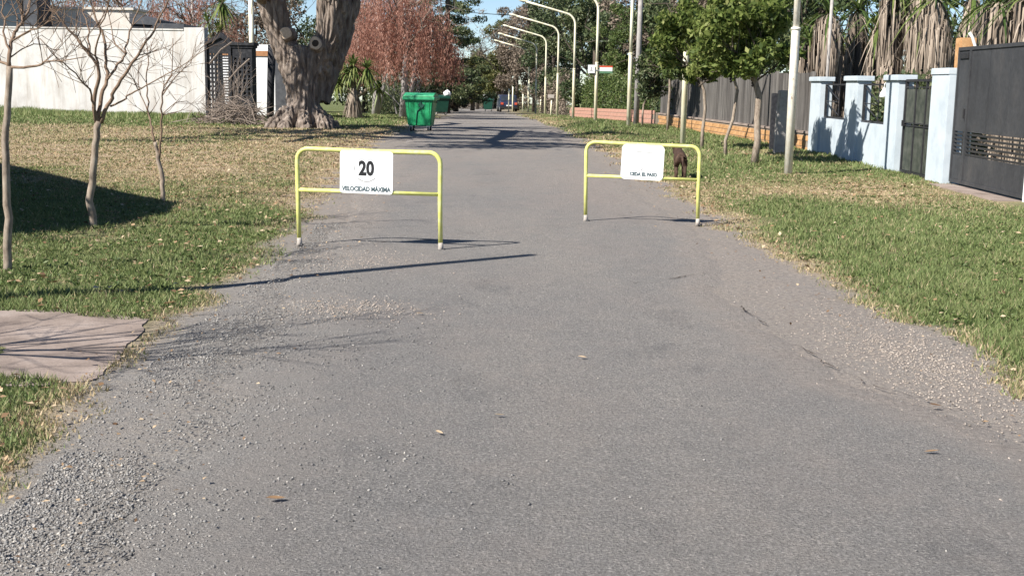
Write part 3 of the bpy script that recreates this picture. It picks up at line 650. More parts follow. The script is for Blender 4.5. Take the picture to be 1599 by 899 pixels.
# brick box + pipe over the wall
def stack(px, Y, w, z0, z1, label, nm='chimney'):
    q = at(px, 140, Y); r = empty(nm, (q.x, Y, 0), 0, label, 'chimney')
    MB().box(-w / 2, w / 2, -w / 2, w / 2, -0.1, z1).build('masonry', M['brick2'] if nm == 'brick_pillar' else M['bark'], r, bev=0.01)
    return r, q
r_, q_ = stack(1304, 36, 0.26, 0, 2.65, 'narrow brown masonry stack with white pipe behind the blue wall')
MB().tube([(0, 0, 2.6), (0, 0, 3.35)], 0.055, 10).build('pipe', M['white_paint'], r_, True)
q_ = at(1290, 140, 35); o = MB().tube([(0, 0, -0.1), (0.02, 0, 4.6)], 0.045, 8).build('thin_post', M['grey_pole'], None, True); o.location = (q_.x, 35, 0); tag(o, 'thin pale pole rising behind the blue wall by the palms', 'pole')
r_, q_ = stack(1503, 24, 0.30, 0, 2.72, 'small ochre brick pillar top showing above the charcoal gate', 'brick_pillar')
q_ = at(1520, 140, 23.5); o = MB().tube([(0, 0, 0), (0, 0, 2.35), (-0.03, 0, 2.55), (-0.10, 0, 2.72), (-0.16, 0, 2.80)], 0.03, 8).build('bent_pipe', M['white_paint'], None, True); o.location = (q_.x, 23.5, 0); tag(o, 'bent white pipe behind the charcoal gate', 'pipe')

# ------------------------------------------------------------------ right: board fence on brick base
FA, FB = (6.45, 54.5), (8.16, 33.55)
fm, FL = frame((FA[0], FA[1], 0), (FB[0], FB[1], 0))
FZ = -0.05
fence = empty('board_fence', (FA[0], FA[1], FZ), math.atan2(FB[1] - FA[1], FB[0] - FA[0]), 'dark weathered board fence on a low ochre brick base', 'fence')
core = MB().box(0, FL, -0.095, 0.10, -0.1, 0.535).build('mortar_base', M['mortar'], fence)
MB().box(0, FL, -0.13, 0.12, 0.536, 0.60).build('coping', M['slab'], fence)
bmE = [MB().box(-0.118, 0.118, -0.012, 0.03, -0.031, 0.031), None]
bricks = []
for mt_ in ('brick', 'brick2'):
    b0 = MB().box(-0.255, 0.255, -0.012, 0.03, -0.07, 0.07).build('brick', M[mt_], fence, bev=0.006); b0.hide_render = False; bricks.append(b0)
first = [True, True]; rr = random.Random(3); nb = 0
for row in range(3):
    x = 0.26 + (0.26 if row % 2 else 0)
    while x < FL - 0.26:
        k = rr.randint(0, 1)
        o = bricks[k] if first[k] else bricks[k].copy()
        if not first[k]: COL.objects.link(o); o.parent = fence
        first[k] = False
        o.location = (x, -0.098 + rr.uniform(-0.003, 0.003), 0.09 + row * 0.158 + 0.0); x += 0.525; nb += 1
xb = 0.0; i = 0
while xb < FL - 0.3:
    wd = 0.42 + rr.uniform(-0.03, 0.03); h1 = 1.98 + 0.012 * xb + rr.uniform(-0.05, 0.05)
    if 4.0 < xb < 0: pass
    h2 = h1 + rr.uniform(-0.03, 0.03); yo = rr.uniform(-0.012, 0.012)
    P = [(xb + 0.006, 0.605), (xb + wd - 0.012, 0.605), (xb + wd - 0.012, h2), (xb + wd * 0.5, max(h1, h2) + 0.01), (xb + 0.006, h1)]
    o = MB().prism(P, yo - 0.015, yo + 0.012).build('board', M['board' if rr.random() < 0.55 else 'board2'], fence)
    xb += wd; i += 1
for z in (0.95, 1.7): MB().box(0, FL, 0.03, 0.08, z - 0.04, z + 0.04).build('rail', M['board'], fence)
# low pink brick wall further along
PA, PB = gx(893, 79), Vector((6.4, 54.8, 0))
pw = empty('brick_wall', (PA.x, PA.y, PA.z - 0.05), math.atan2(PB.y - PA.y, PB.x - PA.x), 'low pink brick wall under the clipped hedge', 'wall')
pL = (Vector((PB.x, PB.y)) - Vector((PA.x, PA.y))).length; slope = (Z(PB.x, PB.y) - PA.z) / pL
mt_ = Matrix(((1, 0, 0, 0), (0, 1, 0, 0), (slope, 0, 1, 0), (0, 0, 0, 1)))
MB().box(0, pL, -0.10, 0.12, -0.2, 0.62, mt_).build('mortar_core', M['mortar'], pw)
b0 = MB().box(-0.5, 0.5, -0.012, 0.03, -0.09, 0.09, ).build('brick', M['pinkbrick'], pw, bev=0.008); fst = True
for row in range(4):
    x = 0.5 + (0.51 if row % 2 else 0)
    while x < pL - 0.5:
        o = b0 if fst else b0.copy()
        if not fst: COL.objects.link(o); o.parent = pw
        fst = False; o.location = (x, -0.10 + rr.uniform(-0.004, 0.004), 0.0 + row * 0.20 + slope * x - 0.08 + 0.1); o.rotation_euler = (0, -math.atan(slope), 0); x += 1.02

# ------------------------------------------------------------------ left: white plaster wall, house, dark gate, white house
QA, QB = (-30.0, 59.5), (-13.05, 52.2)
qm, QL = frame((QA[0], QA[1], 0), (QB[0], QB[1], 0)); QZ = -0.1
lw = empty('plaster_wall', (QA[0], QA[1], QZ), math.atan2(QB[1] - QA[1], QB[0] - QA[0]), 'tall stained white plaster wall behind the bare saplings', 'wall')
MB().prism([(0, -0.3), (QL - 1.05, -0.3), (QL - 1.05, 3.78), (0, 4.02)], -0.12, 0.12).build('wall_panel', M['plaster'], lw)
MB().box(QL - 1.049, QL, -0.13, 0.13, -0.3, 3.90).build('end_pier', M['plaster'], lw, bev=0.01)
MB().prism([(0, 4.021), (QL - 1.06, 3.781), (QL - 1.06, 3.84), (0, 4.08)], -0.16, 0.16).build('coping', M['plaster'], lw)
# pale house and dark house behind the wall
def wallbox(px0, px1, Y, depth, ztop_px, name, mats, label, cat='house'):
    a = at(px0, 100, Y); b = at(px1, 100, Y); zt = at((px0 + px1) / 2, ztop_px, Y).z
    r = empty(name, (a.x, Y, -0.4), 0, label, cat); W = b.x - a.x
    MB().box(0, W, 0, depth, 0, zt + 0.4).build('wall', mats[0], r)
    return r, W, zt + 0.4
r, W, zt = wallbox(58, 209, 66, 2.5, 15, 'pale_house', (M['house_pale'],), 'pale rendered flat roofed house rising above the white wall')
MB().box(-0.1, W + 0.1, -0.1, 2.6, zt + 0.002, zt + 0.12).build('roof_slab', M['house_pale'], r)
for u in (0.18, 0.55):
    wn = MB().box(W * u, W * u + 0.9, -0.04, -0.002, zt - 2.6, zt - 1.4).build('window', M['white_paint'], r); MB().box(W * u + 0.08, W * u + 0.82, -0.05, -0.041, zt - 2.5, zt - 1.5).build('pane', M['glass'], wn)
r, W, zt = wallbox(-160, 62, 64, 1.9, -30, 'dark_house', (M['slate'],), 'dark charcoal house behind the left end of the white wall')
MB().prism([(-0.4, zt), (W + 0.4, zt), (W + 0.4, zt + 0.3), (W / 2, zt + 2.2), (-0.4, zt + 0.3)], -0.4, 2.3).build('roof', M['slate'], r)
for u in (0.45, 0.72):
    wn = MB().box(W * u, W * u + 1.3, -0.05, -0.002, zt - 2.4, zt - 0.9).build('window', M['charcoal'], r); MB().box(W * u + 0.08, W * u + 1.22, -0.06, -0.051, zt - 2.32, zt - 0.98).build('pane', M['glass'], wn)
a = at(207, 52, 60); b = at(288, 52, 60)
r = empty('roofed_shed', (a.x, 60, -0.2), 0, 'small shed with dark sloping roof peeping over the white wall', 'shed'); W = b.x - a.x
MB().box(0.1, W - 0.1, 0.1, 3, 0, 3.75).build('wall', M['orange_trim'], r)
zt = at(207, 21, 60).z + 0.2; zb = at(285, 38, 60).z + 0.2
MB().prism([(-0.1, zt), (W * 0.5, zt - 0.28), (W * 0.5, zt - 0.55), (-0.1, zt - 0.5)], -0.1, 3.2).build('roof', M['slate'], r)
MB().prism([(W * 0.42, zt - 0.45), (W + 0.05, zb), (W + 0.05, zb - 0.2), (W * 0.42, zt - 0.75)], -0.25, 3.1).build('lower_roof', M['slate'], r)
MB().prism([(-0.05, zt - 0.5), (W * 0.5, zt - 0.56), (W * 0.5, zt - 1.05), (-0.05, zt - 1.05)], -0.02, 0.08).build('gable_board', M['charcoal'], r)
# dark gate structure
gq = at(323, 186, 51.5)
dk = empty('lattice_gate', (gq.x, 51.5, Z(gq.x, 51.5)), rad(-3), 'black painted gabled lattice gate between the white wall and big tree', 'gate')
sx_ = 51.5 / FPX
PWD = 41 * sx_; HG = 3.62
MB().prism([(0, 3.18), (0, 0), (0.10, 0), (0.10, 3.12), (PWD * 0.62, HG - 0.22), (PWD - 0.02, 3.12), (PWD - 0.02, 3.3), (PWD * 0.62, HG), ], -0.12, 0.12).build('gable_frame', M['charcoal'], dk)
MB().box(PWD - 0.12, PWD, -0.11, 0.11, 0, 3.11).build('upright', M['charcoal'], dk)
MB().prism([(0.101, 2.75), (PWD - 0.121, 2.75), (PWD - 0.121, 3.13), (PWD * 0.62, HG - 0.23), (0.101, 3.12)], -0.05, 0.05).build('gable_panel', M['charcoal'], dk)
for k in range(4):
    x = 0.101 + k * (PWD * 0.5 - 0.1) / 3.2; MB().box(x, x + 0.075, -0.06, 0.06, 0, 2.749).build('lattice_upright', M['charcoal'], dk)
for k in range(15):
    z = 0.1 + k * 0.18; MB().box(0.101, PWD * 0.55, -0.045, 0.045, z, z + 0.085).build('lattice_slat', M['charcoal'], dk)
for k in range(24):
    z = 0.06 + k * 0.112; MB().box(PWD * 0.55 + 0.001, PWD - 0.121, -0.045, 0.045, z, z + 0.058).build('ladder_slat', M['charcoal'], dk)
# pier with cap and recessed grid
x0 = PWD + 0.03; x1 = x0 + 31 * sx_
pr = MB().box(x0, x1, 0.03, 0.6, 0, 3.0).build('pier', M['charcoal'], dk)
MB().box(x0 - 0.05, x1 + 0.05, -0.10, 0.65, 3.001, 3.10).box(x0 - 0.10, x1 + 0.10, -0.15, 0.7, 3.101, 3.22).build('pier_cap', M['charcoal'], pr)
MB().box(x0, x1, -0.06, 0.029, 0, 0.95).build('pier_face', M['charcoal'], pr)
MB().box(x0, x1, -0.06, 0.029, 2.6, 3.0).build('pier_face', M['charcoal'], pr)
for k in range(5):
    x = x0 + k * (x1 - x0 - 0.09) / 4; MB().box(x, x + 0.09, -0.06, 0.029, 0.951, 2.599).build('lattice_upright', M['charcoal'], pr)
for k in range(9):
    z = 1.02 + k * 0.175; MB().box(x0, x1, -0.05, 0.028, z, z + 0.06).build('lattice_slat', M['charcoal'], pr)
# white house seen past the gate
hq = at(318, 175, 60); hb = at(470, 175, 60)
wh = empty('white_house', (hq.x, 60, -0.4), 0, 'bright white house wall with orange band behind the big tree', 'house'); W = hb.x - hq.x
z1 = at(415, 88, 60).z + 0.4; z2 = at(415, 80, 60).z + 0.4; z3 = at(415, 70, 60).z + 0.4
MB().box(0, W, 0, 4, 0, z1).build('wall', M['white_wall'], wh); MB().box(-0.02, W + 0.02, -0.05, 4.05, z1 + 0.001, z2).build('band', M['orange_trim'], wh); MB().box(0, W, 0, 4, z2 + 0.001, z3).build('parapet', M['white_wall'], wh)
dr = MB().box(W * 0.74, W * 0.95, -0.04, -0.002, 0.3, z1 - 0.05).build('door', M['slate'], wh)
q = gx(421, 56); o = MB().tube([(0, 0, -0.1), (0.05, 0, 1.6), (0.14, 0, 3.3)], [0.17, 0.165, 0.19], 10).build('dark_post', M['charcoal'], None, True); o.location = q; tag(o, 'dark round post in front of the white house left of the big tree', 'post')
q = gx(394, 68); o = MB().tube([(0, 0, -0.1), (0, 0, 7.2)], 0.14, 10).build('utility_pole', M['cream'], None, True); o.location = q; tag(o, 'cream pole rising behind the black lattice gate', 'pole')

# ------------------------------------------------------------------ parked car far down the lane
def car(loc, rz):
    r = empty('parked_car', loc, rz, 'dark blue car parked at the far right end of the lane', 'car')
    prof = [(-2.05, 0.35), (-2.1, 0.75), (-1.95, 1.0), (-1.5, 1.08), (-1.1, 1.62), (0.75, 1.68), (1.35, 1.12), (1.95, 0.98), (2.12, 0.7), (2.08, 0.32)]
    mt = Matrix(((0, 1, 0, 0), (1, 0, 0, 0), (0, 0, 1, 0), (0, 0, 0, 1)))
    body = MB().prism(prof, -0.84, 0.84, mt).build('body', M['car'], r, bev=0.06)
    MB().prism([(-1.56, 1.10), (-1.17, 1.56), (-1.14, 1.56), (-1.53, 1.10)], -0.70, 0.70, mt).build('rear_window', M['glass'], r)
    for s in (-1, 1):
        MB().prism([(-1.3, 1.12), (-1.0, 1.54), (0.65, 1.58), (1.1, 1.14)], s * 0.841, s * 0.848, mt).build('side_window', M['glass'], r)
        MB().box(s * 0.55, s * 0.8, -2.12, -2.06, 0.74, 0.95).build('tail_light', M['red'], r)
        for y in (-1.3, 1.3):
            w_ = MB().tube([(s * 0.66, y, 0.32), (s * 0.86, y, 0.32)], 0.32, 16).build('wheel', M['rubber'], r); MB().tube([(s * 0.861, y, 0.32), (s * 0.87, y, 0.32)], 0.19, 12).build('rim', M['steel'], w_)
    MB().box(-0.84, 0.84, -2.17, -2.06, 0.38, 0.56).build('bumper', M['rubber'], r)
    MB().box(-0.26, 0.26, -2.125, -2.10, 0.60, 0.71).build('number_plate', M['sign_white'], r)
car(gx(792, 122), rad(6))
# thin far posts
for i, (px, Y, h) in enumerate(((845, 108, 1.5), (826, 112, 3.0), (817, 118, 1.7), (795, 116, 2.2), (801, 119, 2.4))):
    q = gx(px, Y); o = MB().tube([(0, 0, -0.1), (0, 0, h)], 0.06, 8).build('gate_post', M['cream'], None, True); o.location = q
    tag(o, ['short thin pale post just right of the eighth lamp post', 'thin pale post left of the eighth lamp post in brown vines', 'short pale post at the foot of the brown vines', 'pale post at the right side of the far blue car', 'pale post just right of the far blue car, farther one'][i], 'post', 'thin pale posts at the far lane end')
q = gx(861, 84); mbx = empty('mail_box', q, 0, 'small pale box on a post between far lamp posts', 'mailbox'); MB().tube([(0, 0, -0.1), (0.04, 0, 1.25)], 0.05, 8).build('post', M['cream'], mbx, True); MB().box(-0.22, 0.22, -0.15, 0.15, 1.25, 1.5).build('box', M['concrete_foot'], mbx, bev=0.02)

# ------------------------------------------------------------------ dog
def dog(loc, rz):
    J = {'pel': (0, 0, 0.46), 'sp': (0.0, 0.20, 0.45), 'ch': (0, 0.42, 0.43), 'nk': (-0.02, 0.56, 0.50), 'hd': (-0.05, 0.66, 0.52), 'mz': (-0.09, 0.78, 0.47),
         't1': (0.01, -0.12, 0.44), 't2': (0.02, -0.20, 0.36), 't3': (0.02, -0.23, 0.27)}
    R = {'pel': 0.085, 'sp': 0.088, 'ch': 0.115, 'nk': 0.075, 'hd': 0.075, 'mz': 0.035, 't1': 0.026, 't2': 0.02, 't3': 0.012}
    E_ = [('pel', 'sp'), ('sp', 'ch'), ('ch', 'nk'), ('nk', 'hd'), ('hd', 'mz'), ('pel', 't1'), ('t1', 't2'), ('t2', 't3')]
    for s, n, st in ((-1, 'l', 0.05), (1, 'r', -0.05)):
        J['h1' + n] = (s * 0.07, 0.0, 0.37); R['h1' + n] = 0.068; J['h2' + n] = (s * 0.075, 0.06 + st, 0.25); R['h2' + n] = 0.042
        J['h3' + n] = (s * 0.072, -0.05 + st, 0.145); R['h3' + n] = 0.024; J['h4' + n] = (s * 0.072, -0.02 + st, 0.03); R['h4' + n] = 0.024; J['h5' + n] = (s * 0.072, 0.03 + st, 0.018); R['h5' + n] = 0.022
        E_ += [('pel', 'h1' + n), ('h1' + n, 'h2' + n), ('h2' + n, 'h3' + n), ('h3' + n, 'h4' + n), ('h4' + n, 'h5' + n)]
        J['f1' + n] = (s * 0.07, 0.42, 0.34); R['f1' + n] = 0.055; J['f2' + n] = (s * 0.072, 0.40 - st, 0.23); R['f2' + n] = 0.034; J['f3' + n] = (s * 0.07, 0.42 - st, 0.12); R['f3' + n] = 0.024
        J['f4' + n] = (s * 0.07, 0.42 - st, 0.03); R['f4' + n] = 0.024; J['f5' + n] = (s * 0.07, 0.46 - st, 0.018); R['f5' + n] = 0.022
        E_ += [('ch', 'f1' + n), ('f1' + n, 'f2' + n), ('f2' + n, 'f3' + n), ('f3' + n, 'f4' + n), ('f4' + n, 'f5' + n)]
        J['e' + n] = (s * 0.055 - 0.05, 0.64, 0.585); R['e' + n] = 0.024; J['ee' + n] = (s * 0.085 - 0.05, 0.63, 0.555); R['ee' + n] = 0.012
        E_ += [('hd', 'e' + n), ('e' + n, 'ee' + n)]
    K = list(J); me = bpy.data.meshes.new('dog'); me.from_pydata([J[k] for k in K], [(K.index(a), K.index(b)) for a, b in E_], [])
    o = bpy.data.objects.new('dog', me); COL.objects.link(o)
    o.modifiers.new('skin', 'SKIN')
    for i, k in enumerate(K): me.skin_vertices[0].data[i].radius = (R[k], R[k])
    me.skin_vertices[0].data[0].use_root = True
    ss = o.modifiers.new('sub', 'SUBSURF'); ss.levels = 2; ss.render_levels = 2
    me.materials.append(M['dog']); o.location = loc; o.rotation_euler = (0, 0, rz)
    return tag(o, 'dark brown dog walking away behind the right yellow barrier', 'dog')
dog((3.06, 22.4, Z(3.06, 22.4)), rad(-4))

# ------------------------------------------------------------------ vegetation helpers
def rand_unit(n, rng):
    v = rng.normal(size=(n, 3)); return v / np.linalg.norm(v, axis=1, keepdims=True)
def leaf_quads(C, L, W, rng, up=0.4, dirs=None):
    """diamond leaves at centres C, length L and width W (arrays); returns V,F"""
    n = len(C); d = rand_unit(n, rng) if dirs is None else dirs
    nrm = rand_unit(n, rng); nrm[:, 2] += up
    s = np.cross(d, nrm); s /= (np.linalg.norm(s, axis=1, keepdims=True) + 1e-9)
    f = np.cross(s, d)
    L = np.broadcast_to(np.asarray(L, float), (n,))[:, None]; W = np.broadcast_to(np.asarray(W, float), (n,))[:, None]
    V = np.empty((n, 4, 3)); V[:, 0] = C - d * L * 0.5; V[:, 1] = C + s * W * 0.5 + f * W * 0.15; V[:, 2] = C + d * L * 0.5; V[:, 3] = C - s * W * 0.5 + f * W * 0.15
    F = np.arange(4 * n).reshape(n, 4)
    return V.reshape(-1, 3), F
def clump_points(clumps, n, rng, hollow=0.45):
    c = np.array([q[0] for q in clumps], float); r = np.array([q[1] for q in clumps], float)
    wgt = np.prod(r, axis=1) ** 0.75; k = rng.choice(len(c), n, p=wgt / wgt.sum())
    u = rand_unit(n, rng); rr = (hollow + (1 - hollow) * rng.random(n) ** 0.7) * (1 + rng.normal(0, 0.07, n))
    return c[k] + u * r[k] * rr[:, None], k
def crown(name, clumps, n, L, W, mat, parent, seed, up=0.4, hollow=0.45, tvar=0.22):
    rng = np.random.default_rng(seed); C, k = clump_points(clumps, n, rng, hollow)
    ct = rng.random(len(clumps)) * 0.35 + 0.32
    t = np.clip(ct[k] + rng.normal(0, tvar, n), 0.01, 0.99)
    s = rng.uniform(0.65, 1.35, n)
    V, F = leaf_quads(C, L * s, W * s, rng, up)
    return mesh_np(name, V, F, mat, parent, tint=np.repeat(t, 4))
def ell_clumps(c, R, n, cr, rng):
    out = []
    for _ in range(n):
        u = rng.normal(size=3); u /= np.linalg.norm(u); k = rng.random() ** 0.45
        r = cr * rng.uniform(0.6, 1.3)
        out.append(((c[0] + u[0] * R[0] * k, c[1] + u[1] * R[1] * k, c[2] + u[2] * R[2] * k), (r, r, r * rng.uniform(0.6, 0.95))))
    return out
def grow(mbs, p, d, L, r, depth, rnd, spread=0.6, up=0.15, seg=4, n=5, kids=(2, 4), shrink=0.68, wob=0.16, minr=0.004):
    pts = [p.copy()]; rr = [r]; q = p.copy(); d = d.normalized()
    for i in range(seg):
        d = (d + Vector((rnd.gauss(0, wob), rnd.gauss(0, wob), rnd.gauss(0, wob) + up * 0.3))).normalized()
        q = q + d * (L / seg); pts.append(q.copy()); rr.append(max(minr * 0.6, r * (1 - 0.55 * (i + 1) / seg)))
    mbs.tube(pts, rr, n, cap=False)
    if depth <= 0: return
    for k in range(rnd.randint(*kids)):
        i = rnd.randint(1, seg); a = pts[i]; t = rr[i]
        dd = (pts[i] - pts[i - 1]).normalized(); o = Vector((rnd.gauss(0, 1), rnd.gauss(0, 1), rnd.gauss(0, 0.8) + up)); o = (o - dd * o.dot(dd) * 0.5)
        o = o.normalized() if o.length > 0.01 else dd
        grow(mbs, a, dd * (1 - spread) + o * spread, L * shrink * rnd.uniform(0.7, 1.15), max(minr, t * 0.72), depth - 1, rnd, spread, up, max(2, seg - 1), max(3, n - 1), kids, shrink, wob, minr)
def tree(name, loc, h, R, mat, label, seed, n=9000, leaf=(0.22, 0.12), trunk_r=0.2, cz=0.6, bark='bark_dark', nclump=26, clr=0.3, group=None, cat='tree', up=0.4, bare=False, zr=None, hollow=0.4):
    rng = np.random.default_rng(seed); rnd = random.Random(seed)
    root = empty(name, loc, 0, label, cat, group)
    c = (0, 0, h * cz); zr = zr or h * (1 - cz) * 0.95
    mb = MB(); top = Vector((rnd.uniform(-0.3, 0.3), rnd.uniform(-0.3, 0.3), h * cz))
    mb.tube([(0, 0, -0.2), (top.x * 0.2, top.y * 0.3, h * 0.2), (top.x * 0.6, top.y * 0.5, h * 0.42), top], [trunk_r * 1.35, trunk_r, trunk_r * 0.8, trunk_r * 0.5], 9)
    mb.build('trunk', M[bark], root, True)
    lb = MB()
    for k in range(7):
        a = rnd.uniform(0, 6.28); grow(lb, Vector((top.x * 0.6, top.y * 0.5, h * rnd.uniform(0.25, 0.5))), Vector((math.cos(a), math.sin(a), rnd.uniform(0.3, 1.2))), R * rnd.uniform(0.8, 1.3), trunk_r * 0.4, 1 if not bare else 3, rnd, 0.6, 0.15, 4, 5)
    lb.build('branches', M[bark], root, True)
    cl = ell_clumps(c, (R * 0.85, R * 0.85, zr), nclump, R * clr, rng)
    crown('crown', cl, n, leaf[0], leaf[1], mat, root, seed + 1, up, hollow)
    return root
def swords(name, c, n, L, W, mat, parent, seed, droop=0.5, elmin=-30, elmax=85, t0=0.2, t1=0.9):
    rng = np.random.default_rng(seed); V = []; F = []; T = []
    for i in range(n):
        az = rng.uniform(0, 6.283); el = rad(rng.uniform(elmin, elmax)); l = L * rng.uniform(0.7, 1.15)
        d = np.array([math.cos(az) * math.cos(el), math.sin(az) * math.cos(el), math.sin(el)]); s = np.array([-math.sin(az), math.cos(az), 0]) * W * 0.5
        t = rng.uniform(t0, t1); b = len(V); p = np.array(c, float)
        for k in range(4):
            u = k / 3; q = p + d * l * u + np.array([0, 0, -droop * l * u * u]); w_ = (1 - u ** 2.2) * (0.7 + 0.6 * u)
            V += [q - s * w_, q + s * w_]; T += [t, t]
            if k: F.append((b + 2 * k - 2, b + 2 * k - 1, b + 2 * k + 1, b + 2 * k))
    return mesh_np(name, V, F, mat, parent, tint=T)
def strands(name, starts, lens, mat, parent, seed, width=0.05, leaves=9, leaf=(0.16, 0.05), sway=0.12):
    rng = np.random.default_rng(seed); C = []; D = []; S = np.asarray(starts, float)
    V = []; F = []
    for s, l in zip(S, lens):
        m = max(3, int(l / 0.22)); ox, oy = rng.normal(0, sway, 2)
        u = np.linspace(0, 1, m); P = np.stack([s[0] + ox * u + rng.normal(0, 0.03, m), s[1] + oy * u + rng.normal(0, 0.03, m), s[2] - l * u], 1)
        for p in P:
            k = leaves; C.append(p + rng.normal(0, 0.05, (k, 3))); dd = rng.normal(0, 0.35, (k, 3)); dd[:, 2] -= 1.0; D.append(dd)
    C = np.concatenate(C); D = np.concatenate(D); D /= np.linalg.norm(D, axis=1, keepdims=True); n = len(C)
    sz = rng.uniform(0.7, 1.4, n); V, F = leaf_quads(C, leaf[0] * sz, leaf[1] * sz, rng, 0.0, D)
    t = np.clip(0.5 + 0.25 * np.sin(C[:, 0] * 5 + C[:, 1] * 3) + rng.normal(0, 0.2, n), 0.02, 0.98)
    return mesh_np(name, V, F, mat, parent, tint=np.repeat(t, 4))

# ------------------------------------------------------------------ old big tree on the left
def big_tree():
    bx, by = -7.69, 44.3
    root = empty('old_tree', (bx, by, Z(bx, by) - 0.05), 0, 'massive old tree with furrowed trunk, forked low, beside the lane', 'tree')
    mb = MB()
    mb.tube([(0, 0, -0.5), (0.02, 0, 0.0), (0.05, 0, 0.3), (0.09, 0, 0.7), (0.12, 0, 1.2), (0.10, 0, 1.9), (0.07, 0, 2.5), (0.05, 0, 3.0)], [1.14, 0.96, 0.79, 0.68, 0.64, 0.68, 0.75, 0.62], 28)
    mb.tube([(-0.1, 0, 1.7), (-0.45, 0, 2.6), (-0.84, 0, 3.4), (-1.10, 0.05, 4.6), (-1.5, 0.3, 6.2), (-2.4, 0.8, 8.0)], [0.50, 0.50, 0.44, 0.50, 0.44, 0.35], 20)
    mb.tube([(0.2, -0.05, 1.7), (0.62, -0.05, 2.6), (0.98, -0.05, 3.4), (1.16, -0.1, 4.6), (1.5, -0.5, 6.2), (2.2, -1.2, 8.0)], [0.52, 0.54, 0.52, 0.60, 0.48, 0.35], 20)
    mb.tube([(0.5, 0.4, 1.0), (1.0, 0.6, 2.5), (1.65, 0.7, 4.4), (2.3, 0.9, 7)], [0.5, 0.45, 0.42, 0.3], 16)
    for a, rr in ((200, 0.30), (245, 0.25), (285, 0.30), (330, 0.38), (355, 0.33), (160, 0.3), (60, 0.3)):
        ca, sa = math.cos(rad(a)), math.sin(rad(a)); mb.tube([(ca * 1.45, sa * 1.45, -0.25), (ca * 1.02, sa * 1.02, 0.12), (ca * 0.60, sa * 0.60, 0.8)], [rr * 0.6, rr, rr * 0.5], 10)
    o = mb.build('raw', None); m = o.modifiers.new('rm', 'REMESH'); m.mode = 'VOXEL'; m.voxel_size = 0.036; m.use_smooth_shade = True
    s = o.modifiers.new('sm', 'SMOOTH'); s.factor = 0.5; s.iterations = 14
    bpy.context.view_layer.update()
    me = bpy.data.meshes.new_from_object(o.evaluated_get(bpy.context.evaluated_depsgraph_get())); bpy.data.objects.remove(o)
    me.name = 'trunk'; nv = len(me.vertices); co = np.empty(nv * 3, np.float32); me.vertices.foreach_get('co', co); co = co.reshape(-1, 3)
    no = np.empty(nv * 3, np.float32); me.vertex_normals.foreach_get('vector', no); no = no.reshape(-1, 3)
    dsp = np.empty(nv)
    for i in range(nv):
        x, y, z = map(float, co[i])
        wv = mnoise.noise((x * 0.7, y * 0.7, z * 0.5)) * 0.5
        a = mnoise.noise((x * 6.0 + wv, y * 6.0 - wv, z * 0.9)); b = mnoise.noise((x * 12 + 5, y * 12, z * 2.4)); c = mnoise.noise((x * 1.1, y * 1.1 + 9, z * 0.5))
        dsp[i] = -0.10 * max(0, 1 - abs(a) * 3.0) + 0.045 * b + 0.12 * c
    co2 = co + no * dsp[:, None].astype(np.float32); me.vertices.foreach_set('co', co2.ravel()); me.update()
    me.polygons.foreach_set('use_smooth', np.ones(len(me.polygons), bool))
    me.materials.append(M['bark']); link(bpy.data.objects.new('trunk', me), root)
    # cut limb faces
    def stub(p, d, r, hollow):
        p = Vector(p); d = Vector(d).normalized()
        st = MB().tube([p - d * 0.45, p - d * 0.1, p, p + d * 0.03], [r * 1.25, r * 1.15, r * 1.05, r], 18).build('cut_limb', M['bark'], root, True)
        fc = MB().tube([p + d * 0.02, p + d * 0.045], [r * 0.93, r * 0.88], 18).build('cut_face', M['cutwood'], st)
        for ob in (st, fc):
            for v in ob.data.vertices:
                q = v.co - p; q = q - d * q.dot(d); v.co = v.co + q * (0.28 * mnoise.noise(q.normalized() * 1.1 + p * 3) if q.length > 0.01 else 0)
        if hollow: MB().tube([p + d * 0.046, p + d * 0.056], [r * 0.5, r * 0.46], 12).build('hollow', M['hollow'], st)
    stub((-0.42, -0.54, 3.36), (-0.12, -1, 0.15), 0.21, False); stub((0.62, -0.60, 3.02), (-0.1, -1, 0.2), 0.25, True)
    # crown limbs; forward ones, out of view, are placed to cast streaks on the lane
    rnd = random.Random(5); lb = MB(); tw = []
    def limb(pts, r0, r1, kids, L):
        n = len(pts); lm = MB(); lm.tube(pts, [r0 + (r1 - r0) * i / (n - 1) for i in range(n)], 8); lm.build('limb', M['bark'], root, True)
        for k in range(kids):
            i = rnd.randint(1, n - 1); a = Vector(pts[i]).lerp(Vector(pts[i - 1]), rnd.random())
            grow(lb, a, Vector((rnd.gauss(0, 1), rnd.gauss(0, 1), rnd.uniform(-0.1, 0.8))), L * rnd.uniform(0.6, 1.2), r1 * 0.5, 2, rnd, 0.55, 0.1, 4, 5, (3, 5), minr=0.012)
    limb([(-1.2, 0, 4.6), (-2.0, -4, 6.5), (-3.0, -9, 8.2), (-2.5, -13, 9.0)], 0.36, 0.13, 9, 3.2)
    limb([(1.1, 0, 4.7), (1.6, -4, 6.8), (3.0, -8, 8.5), (3.6, -11, 9.5)], 0.36, 0.12, 9, 3.0)
    limb([(-1.3, 0, 5), (-3.5, -3.5, 7.0), (-7, -8, 9.0), (-8.0, -12, 10)], 0.34, 0.12, 8, 3.0)
    limb([(-2.0, -4, 6.5), (-3.6, -9, 7.6), (-5.5, -14, 8.4), (-6.0, -17.5, 8.8)], 0.28, 0.12, 9, 3.0)
    limb([(1.6, -4, 6.8), (0.6, -9, 7.8), (-0.5, -13.5, 8.6), (-0.5, -17, 9)], 0.28, 0.12, 9, 3.0)
    limb([(-3.5, -3.5, 7.0), (-6.5, -9, 8.0), (-9, -14, 8.8), (-10, -17, 9.2)], 0.26, 0.11, 8, 3.0)
